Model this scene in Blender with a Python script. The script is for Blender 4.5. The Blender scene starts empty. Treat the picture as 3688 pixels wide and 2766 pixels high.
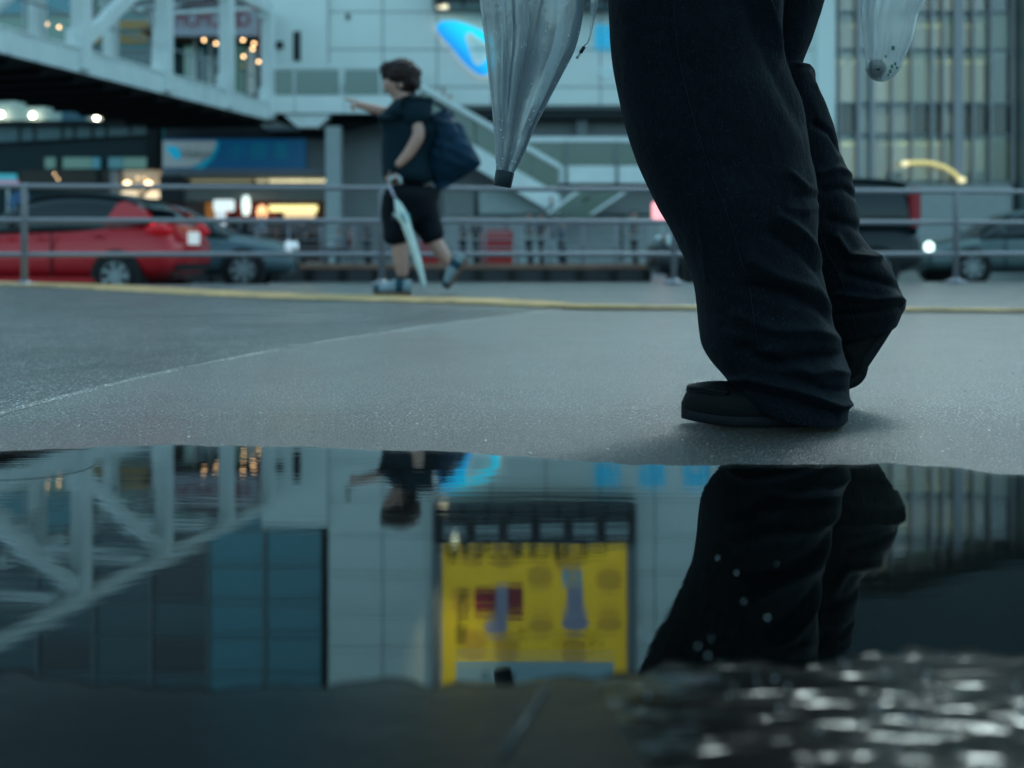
import bpy, bmesh, math, random
from mathutils import Vector, noise, Matrix
R = math.radians
random.seed(11)
scene = bpy.context.scene
COL = scene.collection

# ---------------------------------------------------------------- camera, world, sun
F = 1111.0; HOR = 248.0; CH = 0.316
cam_d = bpy.data.cameras.new('camera'); cam = bpy.data.objects.new('camera', cam_d); COL.objects.link(cam)
cam.location = (0, 0, CH); cam.rotation_euler = (R(90), 0, 0)
cam_d.sensor_width = 36; cam_d.lens = 36*F/1024; cam_d.shift_y = -(384-HOR)/1024
cam_d.clip_start = .05; cam_d.clip_end = 2000
cam_d.dof.use_dof = True; cam_d.dof.focus_distance = 2.05; cam_d.dof.aperture_fstop = 2.8
scene.camera = cam
world = bpy.data.worlds.new('World'); scene.world = world; world.use_nodes = True
nt = world.node_tree; nt.nodes.clear()
sky = nt.nodes.new('ShaderNodeTexSky'); sky.sky_type = 'NISHITA'; sky.sun_disc = False
SUN_E, SUN_R = 42, 24
sky.sun_elevation = R(SUN_E); sky.sun_rotation = R(SUN_R); sky.air_density = 1.3; sky.dust_density = 3.0
hs = nt.nodes.new('ShaderNodeHueSaturation'); hs.inputs['Saturation'].default_value = .35
mx = nt.nodes.new('ShaderNodeMix'); mx.data_type = 'RGBA'; mx.blend_type = 'MULTIPLY'; mx.inputs[0].default_value = 1
mx.inputs[7].default_value = (.56, .97, 1.10, 1)
bg = nt.nodes.new('ShaderNodeBackground'); bg.inputs['Strength'].default_value = .15
wo = nt.nodes.new('ShaderNodeOutputWorld')
nt.links.new(sky.outputs[0], hs.inputs['Color']); nt.links.new(hs.outputs[0], mx.inputs[6])
nt.links.new(mx.outputs[2], bg.inputs[0]); nt.links.new(bg.outputs[0], wo.inputs[0])
sl = bpy.data.lights.new('sun', 'SUN'); sl.energy = 1.5; sl.angle = R(16); sl.color = (.90, 1, .99)
sun = bpy.data.objects.new('sun', sl); COL.objects.link(sun)
# sun direction matching the sky (rotation measured clockwise from +Y)
az = R(SUN_R); el = R(SUN_E)
sd = Vector((math.sin(az)*math.cos(el), math.cos(az)*math.cos(el), math.sin(el)))
sun.rotation_euler = sd.to_track_quat('Z', 'Y').to_euler()
vs = scene.view_settings; vs.view_transform = 'Standard'; vs.look = 'None'; vs.gamma = 1; vs.exposure = .92
scene.cycles.max_bounces = 8; scene.cycles.transparent_max_bounces = 16
scene.cycles.caustics_reflective = False; scene.cycles.caustics_refractive = False
scene.cycles.sample_clamp_indirect = 4.0

def P(px, py, D): return Vector(((px-512)/F*D, D, CH+(HOR-py)/F*D))
def G(px, py, z=0.0):
    D = (CH-z)*F/(py-HOR); return Vector(((px-512)/F*D, D, z))
def X(px, D): return (px-512)/F*D
def Z(py, D): return CH+(HOR-py)/F*D

# ---------------------------------------------------------------- materials
def mat(name, col, rough=.55, metal=0., var=.12, vs=4., bump=0., bs=60., emit=None, es=0., spec=.5, coat=0., sheen=0., alpha=1., trans=0., stretch=(1,1,1)):
    m = bpy.data.materials.new(name); m.use_nodes = True
    if max(col) < .1 and spec == .5: spec = .2
    t = m.node_tree; b = t.nodes['Principled BSDF']
    tc = t.nodes.new('ShaderNodeTexCoord'); mp = t.nodes.new('ShaderNodeMapping'); mp.inputs['Scale'].default_value = stretch
    t.links.new(tc.outputs['Object'], mp.inputs[0])
    if var > 0:
        n = t.nodes.new('ShaderNodeTexNoise'); n.inputs['Scale'].default_value = vs; n.inputs['Detail'].default_value = 6
        n.inputs['Roughness'].default_value = .65
        t.links.new(mp.outputs[0], n.inputs[0])
        r = t.nodes.new('ShaderNodeValToRGB')
        r.color_ramp.elements[0].position = .3; r.color_ramp.elements[1].position = .72
        r.color_ramp.elements[0].color = (*[c*(1-var) for c in col], 1)
        r.color_ramp.elements[1].color = (*[min(1, c*(1+var)) for c in col], 1)
        t.links.new(n.outputs[0], r.inputs[0]); t.links.new(r.outputs[0], b.inputs['Base Color'])
        mr = t.nodes.new('ShaderNodeMapRange'); mr.inputs[3].default_value = max(0, rough-.06); mr.inputs[4].default_value = min(1, rough+.06)
        t.links.new(n.outputs[0], mr.inputs[0]); t.links.new(mr.outputs[0], b.inputs['Roughness'])
    else:
        b.inputs['Base Color'].default_value = (*col, 1); b.inputs['Roughness'].default_value = rough
    b.inputs['Metallic'].default_value = metal; b.inputs['Specular IOR Level'].default_value = spec
    st = t.nodes.new('ShaderNodeMapping'); st.inputs['Scale'].default_value = (.55, 1.5, 1); st.inputs['Rotation'].default_value = (0,0,.25)
    t.links.new(tc.outputs['Object'], st.inputs[0])
    dn = t.nodes.new('ShaderNodeTexNoise'); dn.inputs['Scale'].default_value = 1.1; dn.inputs['Detail'].default_value = 9; dn.inputs['Roughness'].default_value = .62; dn.inputs['Distortion'].default_value = .5
    t.links.new(st.outputs[0], dn.inputs['Vector'])
    dr_ = t.nodes.new('ShaderNodeMapRange'); dr_.inputs[1].default_value = .36; dr_.inputs[2].default_value = .62; dr_.inputs[3].default_value = coat*.45; dr_.inputs[4].default_value = coat
    t.links.new(dn.outputs[0], dr_.inputs[0]); t.links.new(dr_.outputs[0], b.inputs['Coat Weight'])
    b.inputs['Coat Weight'].default_value = coat; b.inputs['Sheen Weight'].default_value = sheen
    b.inputs['Alpha'].default_value = alpha; b.inputs['Transmission Weight'].default_value = trans
    if emit: b.inputs['Emission Color'].default_value = (*emit, 1); b.inputs['Emission Strength'].default_value = es
    if bump > 0:
        n2 = t.nodes.new('ShaderNodeTexNoise'); n2.inputs['Scale'].default_value = bs; n2.inputs['Detail'].default_value = 5
        t.links.new(mp.outputs[0], n2.inputs[0])
        bp = t.nodes.new('ShaderNodeBump'); bp.inputs['Strength'].default_value = 1; bp.inputs['Distance'].default_value = bump
        t.links.new(n2.outputs[0], bp.inputs['Height']); t.links.new(bp.outputs[0], b.inputs['Normal'])
    return m

def film(name, col, gloss=.12, opacity=.5, rough=.12, bump=0., bs=30., stretch=(1,1,1)):
    """thin see-through sheet: clear part, milky part, glossy skin"""
    m = bpy.data.materials.new(name); m.use_nodes = True; t = m.node_tree; t.nodes.clear()
    o = t.nodes.new('ShaderNodeOutputMaterial')
    tr = t.nodes.new('ShaderNodeBsdfTransparent'); tr.inputs[0].default_value = (.9, .94, .97, 1)
    df = t.nodes.new('ShaderNodeBsdfDiffuse'); df.inputs[0].default_value = (*col, 1)
    tl = t.nodes.new('ShaderNodeBsdfTranslucent'); tl.inputs[0].default_value = (*col, 1)
    g = t.nodes.new('ShaderNodeBsdfGlossy'); g.inputs['Roughness'].default_value = rough
    a = t.nodes.new('ShaderNodeMixShader'); a.inputs[0].default_value = .5
    b = t.nodes.new('ShaderNodeMixShader'); c = t.nodes.new('ShaderNodeMixShader')
    fr = t.nodes.new('ShaderNodeLayerWeight'); fr.inputs[0].default_value = .35
    ma = t.nodes.new('ShaderNodeMath'); ma.operation = 'MULTIPLY_ADD'; ma.inputs[1].default_value = .6; ma.inputs[2].default_value = gloss
    mo = t.nodes.new('ShaderNodeMath'); mo.operation = 'MULTIPLY_ADD'; mo.inputs[1].default_value = .55; mo.inputs[2].default_value = opacity-.12; mo.use_clamp = True
    t.links.new(df.outputs[0], a.inputs[1]); t.links.new(tl.outputs[0], a.inputs[2])
    t.links.new(fr.outputs['Facing'], mo.inputs[0]); t.links.new(mo.outputs[0], b.inputs[0])
    t.links.new(tr.outputs[0], b.inputs[1]); t.links.new(a.outputs[0], b.inputs[2])
    t.links.new(fr.outputs['Fresnel'], ma.inputs[0]); t.links.new(ma.outputs[0], c.inputs[0])
    t.links.new(b.outputs[0], c.inputs[1]); t.links.new(g.outputs[0], c.inputs[2]); t.links.new(c.outputs[0], o.inputs[0])
    if bump > 0:
        tc = t.nodes.new('ShaderNodeTexCoord'); mp = t.nodes.new('ShaderNodeMapping'); mp.inputs['Scale'].default_value = stretch
        n2 = t.nodes.new('ShaderNodeTexNoise'); n2.inputs['Scale'].default_value = bs; n2.inputs['Detail'].default_value = 4
        bp = t.nodes.new('ShaderNodeBump'); bp.inputs['Distance'].default_value = bump
        t.links.new(tc.outputs['Object'], mp.inputs[0]); t.links.new(mp.outputs[0], n2.inputs[0])
        t.links.new(n2.outputs[0], bp.inputs['Height'])
        for s in (g, df): t.links.new(bp.outputs[0], s.inputs['Normal'])
    return m

def asphalt(name, base=.05, rough=.33, tint=(.9, 1, 1.03), grain=.0034, spec=.5, coat=1.0, wet=False):
    m = bpy.data.materials.new(name); m.use_nodes = True; t = m.node_tree; b = t.nodes['Principled BSDF']
    tc = t.nodes.new('ShaderNodeTexCoord')
    v = t.nodes.new('ShaderNodeTexVoronoi'); v.inputs['Scale'].default_value = 210; v.inputs['Randomness'].default_value = 1
    n = t.nodes.new('ShaderNodeTexNoise'); n.inputs['Scale'].default_value = 340; n.inputs['Detail'].default_value = 6
    big = t.nodes.new('ShaderNodeTexNoise'); big.inputs['Scale'].default_value = 1.6; big.inputs['Detail'].default_value = 8; big.inputs['Roughness'].default_value = .7
    for q in (v, n, big): t.links.new(tc.outputs['Object'], q.inputs['Vector'])
    r = t.nodes.new('ShaderNodeValToRGB')
    r.color_ramp.elements[0].position = .35; r.color_ramp.elements[1].position = .7; r.color_ramp.elements[0].color = (*[base*.25*c for c in tint], 1); r.color_ramp.elements[1].color = (*[base*2.1*c for c in tint], 1)
    t.links.new(n.outputs[0], r.inputs[0])
    r2 = t.nodes.new('ShaderNodeMapRange'); r2.inputs[1].default_value = .3; r2.inputs[2].default_value = .7; r2.inputs[3].default_value = .55; r2.inputs[4].default_value = 1.35
    t.links.new(big.outputs[0], r2.inputs[0])
    mm = t.nodes.new('ShaderNodeMix'); mm.data_type = 'RGBA'; mm.blend_type = 'MULTIPLY'; mm.inputs[0].default_value = 1
    sk = t.nodes.new('ShaderNodeTexNoise'); sk.inputs['Scale'].default_value = 170; sk.inputs['Detail'].default_value = 1
    t.links.new(tc.outputs['Object'], sk.inputs['Vector'])
    rs = t.nodes.new('ShaderNodeValToRGB'); rs.color_ramp.elements[0].position = .60; rs.color_ramp.elements[1].position = .70
    rs.color_ramp.elements[0].color = (0,0,0,1); rs.color_ramp.elements[1].color = (.40,.45,.47,1)
    t.links.new(sk.outputs[0], rs.inputs[0])
    as_ = t.nodes.new('ShaderNodeMix'); as_.data_type = 'RGBA'; as_.blend_type = 'ADD'; as_.inputs[0].default_value = 1
    t.links.new(r.outputs[0], as_.inputs[6]); t.links.new(rs.outputs[0], as_.inputs[7])
    t.links.new(as_.outputs[2], mm.inputs[6]); t.links.new(r2.outputs[0], mm.inputs[7]); t.links.new(mm.outputs[2], b.inputs['Base Color'])
    r3 = t.nodes.new('ShaderNodeMapRange'); r3.inputs[1].default_value = .3; r3.inputs[2].default_value = .7; r3.inputs[3].default_value = rough-.07; r3.inputs[4].default_value = rough+.12
    t.links.new(big.outputs[0], r3.inputs[0]); t.links.new(r3.outputs[0], b.inputs['Roughness'])
    ad = t.nodes.new('ShaderNodeMath'); ad.operation = 'MULTIPLY_ADD'; ad.inputs[1].default_value = -.4
    t.links.new(v.outputs['Distance'], ad.inputs[0]); t.links.new(n.outputs[0], ad.inputs[2])
    bp = t.nodes.new('ShaderNodeBump'); bp.inputs['Distance'].default_value = grain; bp.inputs['Strength'].default_value = 1
    t.links.new(ad.outputs[0], bp.inputs['Height']); t.links.new(bp.outputs[0], b.inputs['Normal'])
    b.inputs['Specular IOR Level'].default_value = spec
    b.inputs['Coat Weight'].default_value = coat; b.inputs['Coat Roughness'].default_value = .26; b.inputs['Coat IOR'].default_value = 1.42
    t.links.new(bp.outputs[0], b.inputs['Coat Normal'])
    if wet:   # damp margin round the puddle: smoother, darker
        sx = t.nodes.new('ShaderNodeSeparateXYZ'); t.links.new(tc.outputs['Object'], sx.inputs[0])
        wn = t.nodes.new('ShaderNodeTexNoise'); wn.inputs['Scale'].default_value = 3.5; wn.inputs['Detail'].default_value = 4; t.links.new(tc.outputs['Object'], wn.inputs['Vector'])
        w1 = t.nodes.new('ShaderNodeMath'); w1.operation = 'MULTIPLY_ADD'; w1.inputs[1].default_value = .6; t.links.new(wn.outputs[0], w1.inputs[0]); t.links.new(sx.outputs[1], w1.inputs[2])
        wr = t.nodes.new('ShaderNodeMapRange'); wr.interpolation_type = 'SMOOTHSTEP'; wr.inputs[1].default_value = 2.05; wr.inputs[2].default_value = 2.75
        t.links.new(w1.outputs[0], wr.inputs[0])
        c1 = t.nodes.new('ShaderNodeMapRange'); c1.inputs[3].default_value = .10; c1.inputs[4].default_value = .24; t.links.new(wr.outputs[0], c1.inputs[0]); t.links.new(c1.outputs[0], b.inputs['Coat Roughness'])
        c2 = t.nodes.new('ShaderNodeMapRange'); c2.inputs[3].default_value = .45; c2.inputs[4].default_value = 1.0; t.links.new(wr.outputs[0], c2.inputs[0])
        c3 = t.nodes.new('ShaderNodeMix'); c3.data_type = 'RGBA'; c3.blend_type = 'MULTIPLY'; c3.inputs[0].default_value = 1
        t.links.new(mm.outputs[2], c3.inputs[6]); t.links.new(c2.outputs[0], c3.inputs[7]); t.links.new(c3.outputs[2], b.inputs['Base Color'])
    return m

def water_mat(name, rough=.0, ior=1.6, waves=((2.5, 17, .00012), (1.3, 70, .000045), (12, 90, .00002)), tint=(.75, .85, .88), floor=.65):
    """water: fresnel mirror over a see-through tinted layer"""
    m = bpy.data.materials.new(name); m.use_nodes = True; t = m.node_tree; t.nodes.clear()
    o = t.nodes.new('ShaderNodeOutputMaterial')
    tr = t.nodes.new('ShaderNodeBsdfTransparent'); tr.inputs[0].default_value = (*[c*floor for c in tint], 1)
    g = t.nodes.new('ShaderNodeBsdfGlossy'); g.inputs['Roughness'].default_value = rough; g.inputs[0].default_value = (.97, 1, 1, 1)
    fr = t.nodes.new('ShaderNodeFresnel'); fr.inputs[0].default_value = ior
    mx = t.nodes.new('ShaderNodeMixShader')
    t.links.new(fr.outputs[0], mx.inputs[0]); t.links.new(tr.outputs[0], mx.inputs[1]); t.links.new(g.outputs[0], mx.inputs[2]); t.links.new(mx.outputs[0], o.inputs[0])
    tc = t.nodes.new('ShaderNodeTexCoord'); prev = None
    for (sx, sy, d) in waves:
        mp = t.nodes.new('ShaderNodeMapping'); mp.inputs['Scale'].default_value = (sx, sy, 1)
        n = t.nodes.new('ShaderNodeTexNoise'); n.inputs['Scale'].default_value = 1; n.inputs['Detail'].default_value = 2.5; n.inputs['Distortion'].default_value = .6
        bp = t.nodes.new('ShaderNodeBump'); bp.inputs['Distance'].default_value = d
        t.links.new(tc.outputs['Object'], mp.inputs[0]); t.links.new(mp.outputs[0], n.inputs[0]); t.links.new(n.outputs[0], bp.inputs['Height'])
        if prev: t.links.new(prev.outputs[0], bp.inputs['Normal'])
        prev = bp
    t.links.new(prev.outputs[0], g.inputs['Normal']); t.links.new(prev.outputs[0], fr.inputs['Normal'])
    return m

# ---------------------------------------------------------------- mesh helpers
class MB:
    def __init__(s, up=False): s.v = []; s.f = []; s.up = up
    def add(s, vs, fs):
        o = len(s.v); s.v += [tuple(q) for q in vs]; s.f += [tuple(i+o for i in f) for f in fs]; return s
    def box(s, x0, y0, z0, x1, y1, z1):
        return s.add([(x0,y0,z0),(x1,y0,z0),(x1,y1,z0),(x0,y1,z0),(x0,y0,z1),(x1,y0,z1),(x1,y1,z1),(x0,y1,z1)],
                     [(0,3,2,1),(4,5,6,7),(0,1,5,4),(1,2,6,5),(2,3,7,6),(3,0,4,7)])
    def bar(s, a, b, w, h, up=(0,0,1)):
        """box beam from a to b, width w (sideways), height h (along up)"""
        a = Vector(a); b = Vector(b); d = (b-a).normalized(); up = Vector(up)
        sd = d.cross(up)
        if sd.length < 1e-4: sd = d.cross(Vector((1,0,0)))
        sd.normalize(); u = sd.cross(d).normalized(); sd *= w/2; u *= h/2
        vs = [a-sd-u, a+sd-u, a+sd+u, a-sd+u, b-sd-u, b+sd-u, b+sd+u, b-sd+u]
        return s.add(vs, [(0,1,2,3),(7,6,5,4),(0,4,5,1),(1,5,6,2),(2,6,7,3),(3,7,4,0)])
    def tube(s, pts, r, n=10, cap=True):
        pts = [Vector(p) for p in pts]; rr = r if isinstance(r, (list, tuple)) else [r]*len(pts); rings = []
        ref = Vector((0,1,0))
        for i, p in enumerate(pts):
            d = (pts[min(i+1, len(pts)-1)]-pts[max(i-1, 0)]).normalized()
            if abs(d.dot(ref)) > .95: ref = Vector((1,0,0))
            a = d.cross(ref).normalized(); b = d.cross(a).normalized()
            rings.append([p+(a*math.cos(2*math.pi*k/n)+b*math.sin(2*math.pi*k/n))*rr[i] for k in range(n)])
        return s.loft(rings, cap)
    def loft(s, rings, cap=True):
        n = len(rings[0]); vs = [q for r in rings for q in r]; fs = []
        for i in range(len(rings)-1):
            for k in range(n): fs.append((i*n+k, i*n+(k+1)%n, (i+1)*n+(k+1)%n, (i+1)*n+k))
        if cap: fs.append(tuple(reversed(range(n)))); fs.append(tuple((len(rings)-1)*n+k for k in range(n)))
        return s.add(vs, fs)
    def lathe(s, prof, c=(0,0,0), axis='Z', n=20, cap=True):
        rings = []
        for (r, h) in prof:
            ring = []
            for k in range(n):
                a = 2*math.pi*k/n; u, v = r*math.cos(a), r*math.sin(a)
                q = {'Z': (u, v, h), 'Y': (u, h, v), 'X': (h, u, v)}[axis]
                ring.append(Vector(q)+Vector(c))
            rings.append(ring)
        return s.loft(rings, cap)
    def build(s, name, m, parent=None, smooth=False, bevel=0, loc=None):
        me = bpy.data.meshes.new(name); me.from_pydata(s.v, [], s.f); me.validate()
        bm = bmesh.new(); bm.from_mesh(me); bmesh.ops.recalc_face_normals(bm, faces=bm.faces)
        if s.up:
            for f in bm.faces:
                if f.normal.z < 0: f.normal_flip()
        if bevel: bmesh.ops.bevel(bm, geom=[e for e in bm.edges if len(e.link_faces) == 2 and e.calc_face_angle(0) > .5], offset=bevel, segments=2, affect='EDGES', clamp_overlap=True)
        bm.to_mesh(me); bm.free()
        if smooth:
            for p in me.polygons: p.use_smooth = True
        me.materials.append(m)
        o = bpy.data.objects.new(name, me); COL.objects.link(o)
        if parent: o.parent = parent
        if loc is not None: o.location = loc
        return o
def mesh_obj(name, me, m, parent=None, smooth=True):
    me.name = name
    if smooth:
        for p in me.polygons: p.use_smooth = True
    me.materials.clear(); me.materials.append(m)
    o = bpy.data.objects.new(name, me); COL.objects.link(o)
    if parent: o.parent = parent
    return o
def tag(o, label, cat, group=None):
    o['label'] = label; o['category'] = cat
    if group: o['group'] = group
    return o
def thing(name, label, cat, loc=(0,0,0), rz=0, group=None):
    o = bpy.data.objects.new(name, None); COL.objects.link(o); o.location = loc; o.rotation_euler = (0,0,rz)
    o.empty_display_size = .2
    return tag(o, label, cat, group)
def structure(o): o['kind'] = 'structure'; return o
def stuff(o): o['kind'] = 'stuff'; return o
def share(name, me, parent, loc, scale=(1,1,1), m=None, rot=None):
    o = bpy.data.objects.new(name, me); COL.objects.link(o); o.parent = parent; o.location = loc; o.scale = scale
    if rot: o.rotation_euler = rot
    if m is not None:
        o.material_slots[0].link = 'OBJECT'; o.material_slots[0].material = m
    return o
def unit_box():
    mb = MB().box(-.5,-.5,-.5,.5,.5,.5); me = bpy.data.meshes.new('unit'); me.from_pydata(mb.v, [], mb.f); me.materials.append(None); return me
UB = unit_box()
def text_obj(name, s, h, m, loc, parent=None, width=None, ext=.01, rot=(R(90),0,0), bold=0.):
    cu = bpy.data.curves.new(name, 'FONT'); cu.body = s; cu.size = h; cu.extrude = ext; cu.offset = bold; cu.align_x = 'CENTER'; cu.align_y = 'CENTER'; cu.resolution_u = 3
    t = bpy.data.objects.new(name, cu); COL.objects.link(t)
    dg = bpy.context.evaluated_depsgraph_get(); me = bpy.data.meshes.new_from_object(t.evaluated_get(dg))
    bpy.data.objects.remove(t)
    if width and me.vertices:
        xs = [v.co.x for v in me.vertices]; k = width/max(1e-6, max(xs)-min(xs))
        for v in me.vertices: v.co.x *= k
    o = mesh_obj(name, me, m, parent, False); o.location = loc; o.rotation_euler = rot
    return o
def curve_obj(name, polys, ext, m, loc=(0,0,0), parent=None, smooth=True, rot=(R(90),0,0)):
    cu = bpy.data.curves.new(name, 'CURVE'); cu.dimensions = '2D'; cu.fill_mode = 'BOTH'; cu.extrude = ext; cu.resolution_u = 8
    for pl in polys:
        sp = cu.splines.new('BEZIER' if smooth else 'POLY')
        if smooth:
            sp.bezier_points.add(len(pl)-1)
            for b, q in zip(sp.bezier_points, pl): b.co = (q[0], q[1], 0); b.handle_left_type = b.handle_right_type = 'AUTO'
        else:
            sp.points.add(len(pl)-1)
            for b, q in zip(sp.points, pl): b.co = (q[0], q[1], 0, 1)
        sp.use_cyclic_u = True
    t = bpy.data.objects.new(name, cu); COL.objects.link(t)
    dg = bpy.context.evaluated_depsgraph_get(); me = bpy.data.meshes.new_from_object(t.evaluated_get(dg)); bpy.data.objects.remove(t)
    o = mesh_obj(name, me, m, parent, False); o.location = loc; o.rotation_euler = rot
    return o
def skinned(name, pts, edges, m, parent=None, sub=2, noise_amp=0., noise_s=8.):
    """pts: list of (x,y,z,r or (rx,ry)); grows one continuous surface"""
    me = bpy.data.meshes.new(name); me.from_pydata([p[:3] for p in pts], edges, [])
    o = bpy.data.objects.new(name, me); COL.objects.link(o)
    mo = o.modifiers.new('s', 'SKIN'); mo.use_smooth_shade = True
    if not me.skin_vertices: me.skin_vertices.new()
    for i, p in enumerate(pts):
        r = p[3]; me.skin_vertices[0].data[i].radius = r if isinstance(r, tuple) else (r, r)
    me.skin_vertices[0].data[0].use_root = True
    ms = o.modifiers.new('u', 'SUBSURF'); ms.levels = sub; ms.render_levels = sub
    dg = bpy.context.evaluated_depsgraph_get(); dg.update()
    m2 = bpy.data.meshes.new_from_object(o.evaluated_get(dg)); bpy.data.objects.remove(o)
    if noise_amp:
        for v in m2.vertices:
            v.co += v.normal*noise_amp*noise.noise(v.co*noise_s)
    return mesh_obj(name, m2, m, parent)
def catmull(vals, n):
    """resample list of tuples to n samples per span"""
    out = []; m = len(vals)
    for i in range(m-1):
        p0 = vals[max(i-1, 0)]; p1 = vals[i]; p2 = vals[i+1]; p3 = vals[min(i+2, m-1)]
        for k in range(n):
            t = k/n
            out.append(tuple(.5*((2*b)+(-a+c)*t+(2*a-5*b+4*c-d)*t*t+(-a+3*b-3*c+d)*t**3) for a, b, c, d in zip(p0, p1, p2, p3)))
    out.append(tuple(vals[-1])); return out

# ---------------------------------------------------------------- shared materials
M = {}
M['asphalt'] = asphalt('wet_asphalt', .036, .34, wet=True)
M['asphalt_patch'] = asphalt('older_asphalt', .028, .42, grain=.002, spec=.5, coat=.55)
M['road'] = asphalt('road_asphalt', .045, .30)
M['water'] = water_mat('puddle_water', 0.0, 2.3, floor=.25)
M['film'] = water_mat('thin_water_film', .22, 1.36, ((7, 16, .0006), (60, 90, .0003)), floor=.12)
M['choppy'] = water_mat('stirred_water', .15, 1.42, ((4, 15, .0080), (18, 60, .0026)), floor=.2)
M['kerbstone'] = mat('kerb_concrete', (.26,.27,.27), .6, bump=.002)
M['yellow_paint'] = mat('worn_yellow_paint', (.50,.30,.12), .42, var=.5, vs=5, bump=.001, bs=80)
M['seal'] = asphalt('pale_joint_sealant', .07, .34)
M['white_clad'] = mat('white_cladding', (.76,.82,.79), .38, var=.05, vs=.6)
M['joint'] = mat('facade_joint', (.16,.18,.18), .6)
M['grey_clad'] = mat('grey_cladding', (.19,.21,.22), .5, var=.1, vs=.8)
M['dark_clad'] = mat('dark_cladding', (.020,.026,.030), .45, var=.2, vs=.8)
M['darker'] = mat('dark_interior', (.008,.012,.014), .7)
M['bridge'] = mat('white_bridge_paint', (.80,.86,.85), .4, var=.09, vs=.9)
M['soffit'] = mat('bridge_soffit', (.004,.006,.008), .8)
M['rail'] = mat('brushed_steel_rail', (.27,.255,.28), .42, .3, var=.08, vs=6)
M['steel'] = mat('steel', (.40,.42,.44), .3, .9, var=.08)
M['black'] = mat('black_plastic', (.012,.014,.016), .4)
M['rubber'] = mat('rubber', (.012,.012,.013), .7)
M['glass_green'] = film('green_parapet_glass', (.13,.26,.21), .06, .85, .05)
M['pane'] = film('curtain_wall_glass', (.10,.15,.15), .16, .30, .02)
M['skin'] = mat('skin', (.50,.27,.21), .5, var=.08, vs=14)
M['hair'] = mat('brown_hair', (.028,.014,.013), .45, var=.4, vs=60, bump=.004, bs=90)
def em(name, col, s, base=None):
    return mat(name, base or tuple(min(1, c*.8) for c in col), .4, var=0, emit=col, es=s*.68)

# ================================================================ SETTING: ground
def sheet(name, pts, m, z=None, kind='structure'):
    mb = MB(True); mb.add([(p[0], p[1], p[2] if z is None else z) for p in pts], [tuple(range(len(pts)))])
    o = mb.build(name, m); o['kind'] = kind; return o
ROAD = -.375
def edge_y(x): return 9.90+.106*(x)     # back edge of the raised plaza
structure(MB(True).add([(-600,-300,ROAD),(600,-300,ROAD),(600,900,ROAD),(-600,900,ROAD)], [(0,1,2,3)]).build('road', M['road']))
pl = MB(); xs = [-60,-10,-5,0,5,10,60]
vs_ = [(x, -40, 0) for x in xs]+[(x, edge_y(x), 0) for x in xs]+[(x, edge_y(x), ROAD-.05) for x in xs]
n = len(xs); fs_ = [(i, i+1, n+i+1, n+i) for i in range(n-1)]+[(n+i, n+i+1, 2*n+i+1, 2*n+i) for i in range(n-1)]
structure(pl.add(vs_, fs_).build('plaza_pavement', M['asphalt']))
kb = MB()
for i in range(-30, 30):
    x0, x1 = i*1.0+.004, i*1.0+.996
    y0, y1 = edge_y(x0)+.003, edge_y(x1)+.003
    kb.add([(x0,y0,ROAD),(x1,y1,ROAD),(x1,y1+.15,ROAD),(x0,y0+.15,ROAD),(x0,y0,-.02),(x1,y1,-.02),(x1,y1+.15,-.02),(x0,y0+.15,-.02)],
           [(0,1,5,4),(1,2,6,5),(2,3,7,6),(3,0,4,7),(4,5,6,7)])
structure(kb.build('kerb', M['kerbstone']))
# older darker asphalt to the left of the pale seam
seam = [(-60,437),(0,414),(60,398),(153,375),(240,357),(324,342),(420,328),(510,316),(560,310)]
yl = [(-330,276),(0,285),(80,287.5),(160,291.5),(277,296.5),(400,300.5),(470,303),(527,306),(560,309)]
pts = [G(*q) for q in seam]+[G(*q) for q in reversed(yl)]
o = sheet('asphalt_patch', pts, M['asphalt_patch'], .004)
# seam line: narrow raised sealant bead
sm = MB(True); prev = None
ss = catmull([tuple(G(*q)) for q in seam], 14)
rng = random.Random(3)
for i, q in enumerate(ss):
    a = ss[max(i-1,0)]; b = ss[min(i+1,len(ss)-1)]
    d = Vector((b[0]-a[0], b[1]-a[1], 0)).normalized(); nn = Vector((-d.y, d.x, 0))
    w = .0045*(.3+rng.random())*(q[1]/2.2)**.7; j = (rng.random()-.5)*.005
    sm.v += [tuple(Vector(q)+nn*(j-w-.008)+Vector((0,0,.0006))), tuple(Vector(q)+nn*j+Vector((0,0,.0048))), tuple(Vector(q)+nn*(j+w)+Vector((0,0,.0046)))]
    if i:
        k = 3*i; sm.f += [(k-3,k,k+1,k-2),(k-2,k+1,k+2,k-1)]
structure(sm.build('pavement_seam', M['seal']))
# yellow edge line
ylc = [(-330,274),(0,284.8),(80,287.3),(160,291.8),(277,297.4),(400,300.9),(470,303),(527,305.6),(580,308.5),(720,310.3),(860,311.5),(1024,313),(1300,315)]
ylw = [.50,.46,.46,.46,.46,.44,.42,.36,.2,.13,.12,.12,.12]
yb = MB(True); cc = catmull([tuple(G(*q))+(w,) for q, w in zip(ylc, ylw)], 16)
for i, q in enumerate(cc):
    a = cc[max(i-1,0)]; b = cc[min(i+1,len(cc)-1)]
    d = Vector((b[0]-a[0], b[1]-a[1], 0)).normalized(); nn = Vector((-d.y, d.x, 0)); w = q[3]/2*(1+.08*noise.noise(Vector((i*.7,0,0))))
    c0 = Vector((q[0], q[1], .009)); yb.v += [tuple(c0-nn*w), tuple(c0-nn*w*.92+Vector((0,0,.012))), tuple(c0+nn*w*.92+Vector((0,0,.012))), tuple(c0+nn*w)]
    if i:
        k = 4*i
        for j in range(3): yb.f.append((k-4+j, k+j, k+j+1, k-3+j))
structure(yb.build('yellow_edge_line', M['yellow_paint']))

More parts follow.
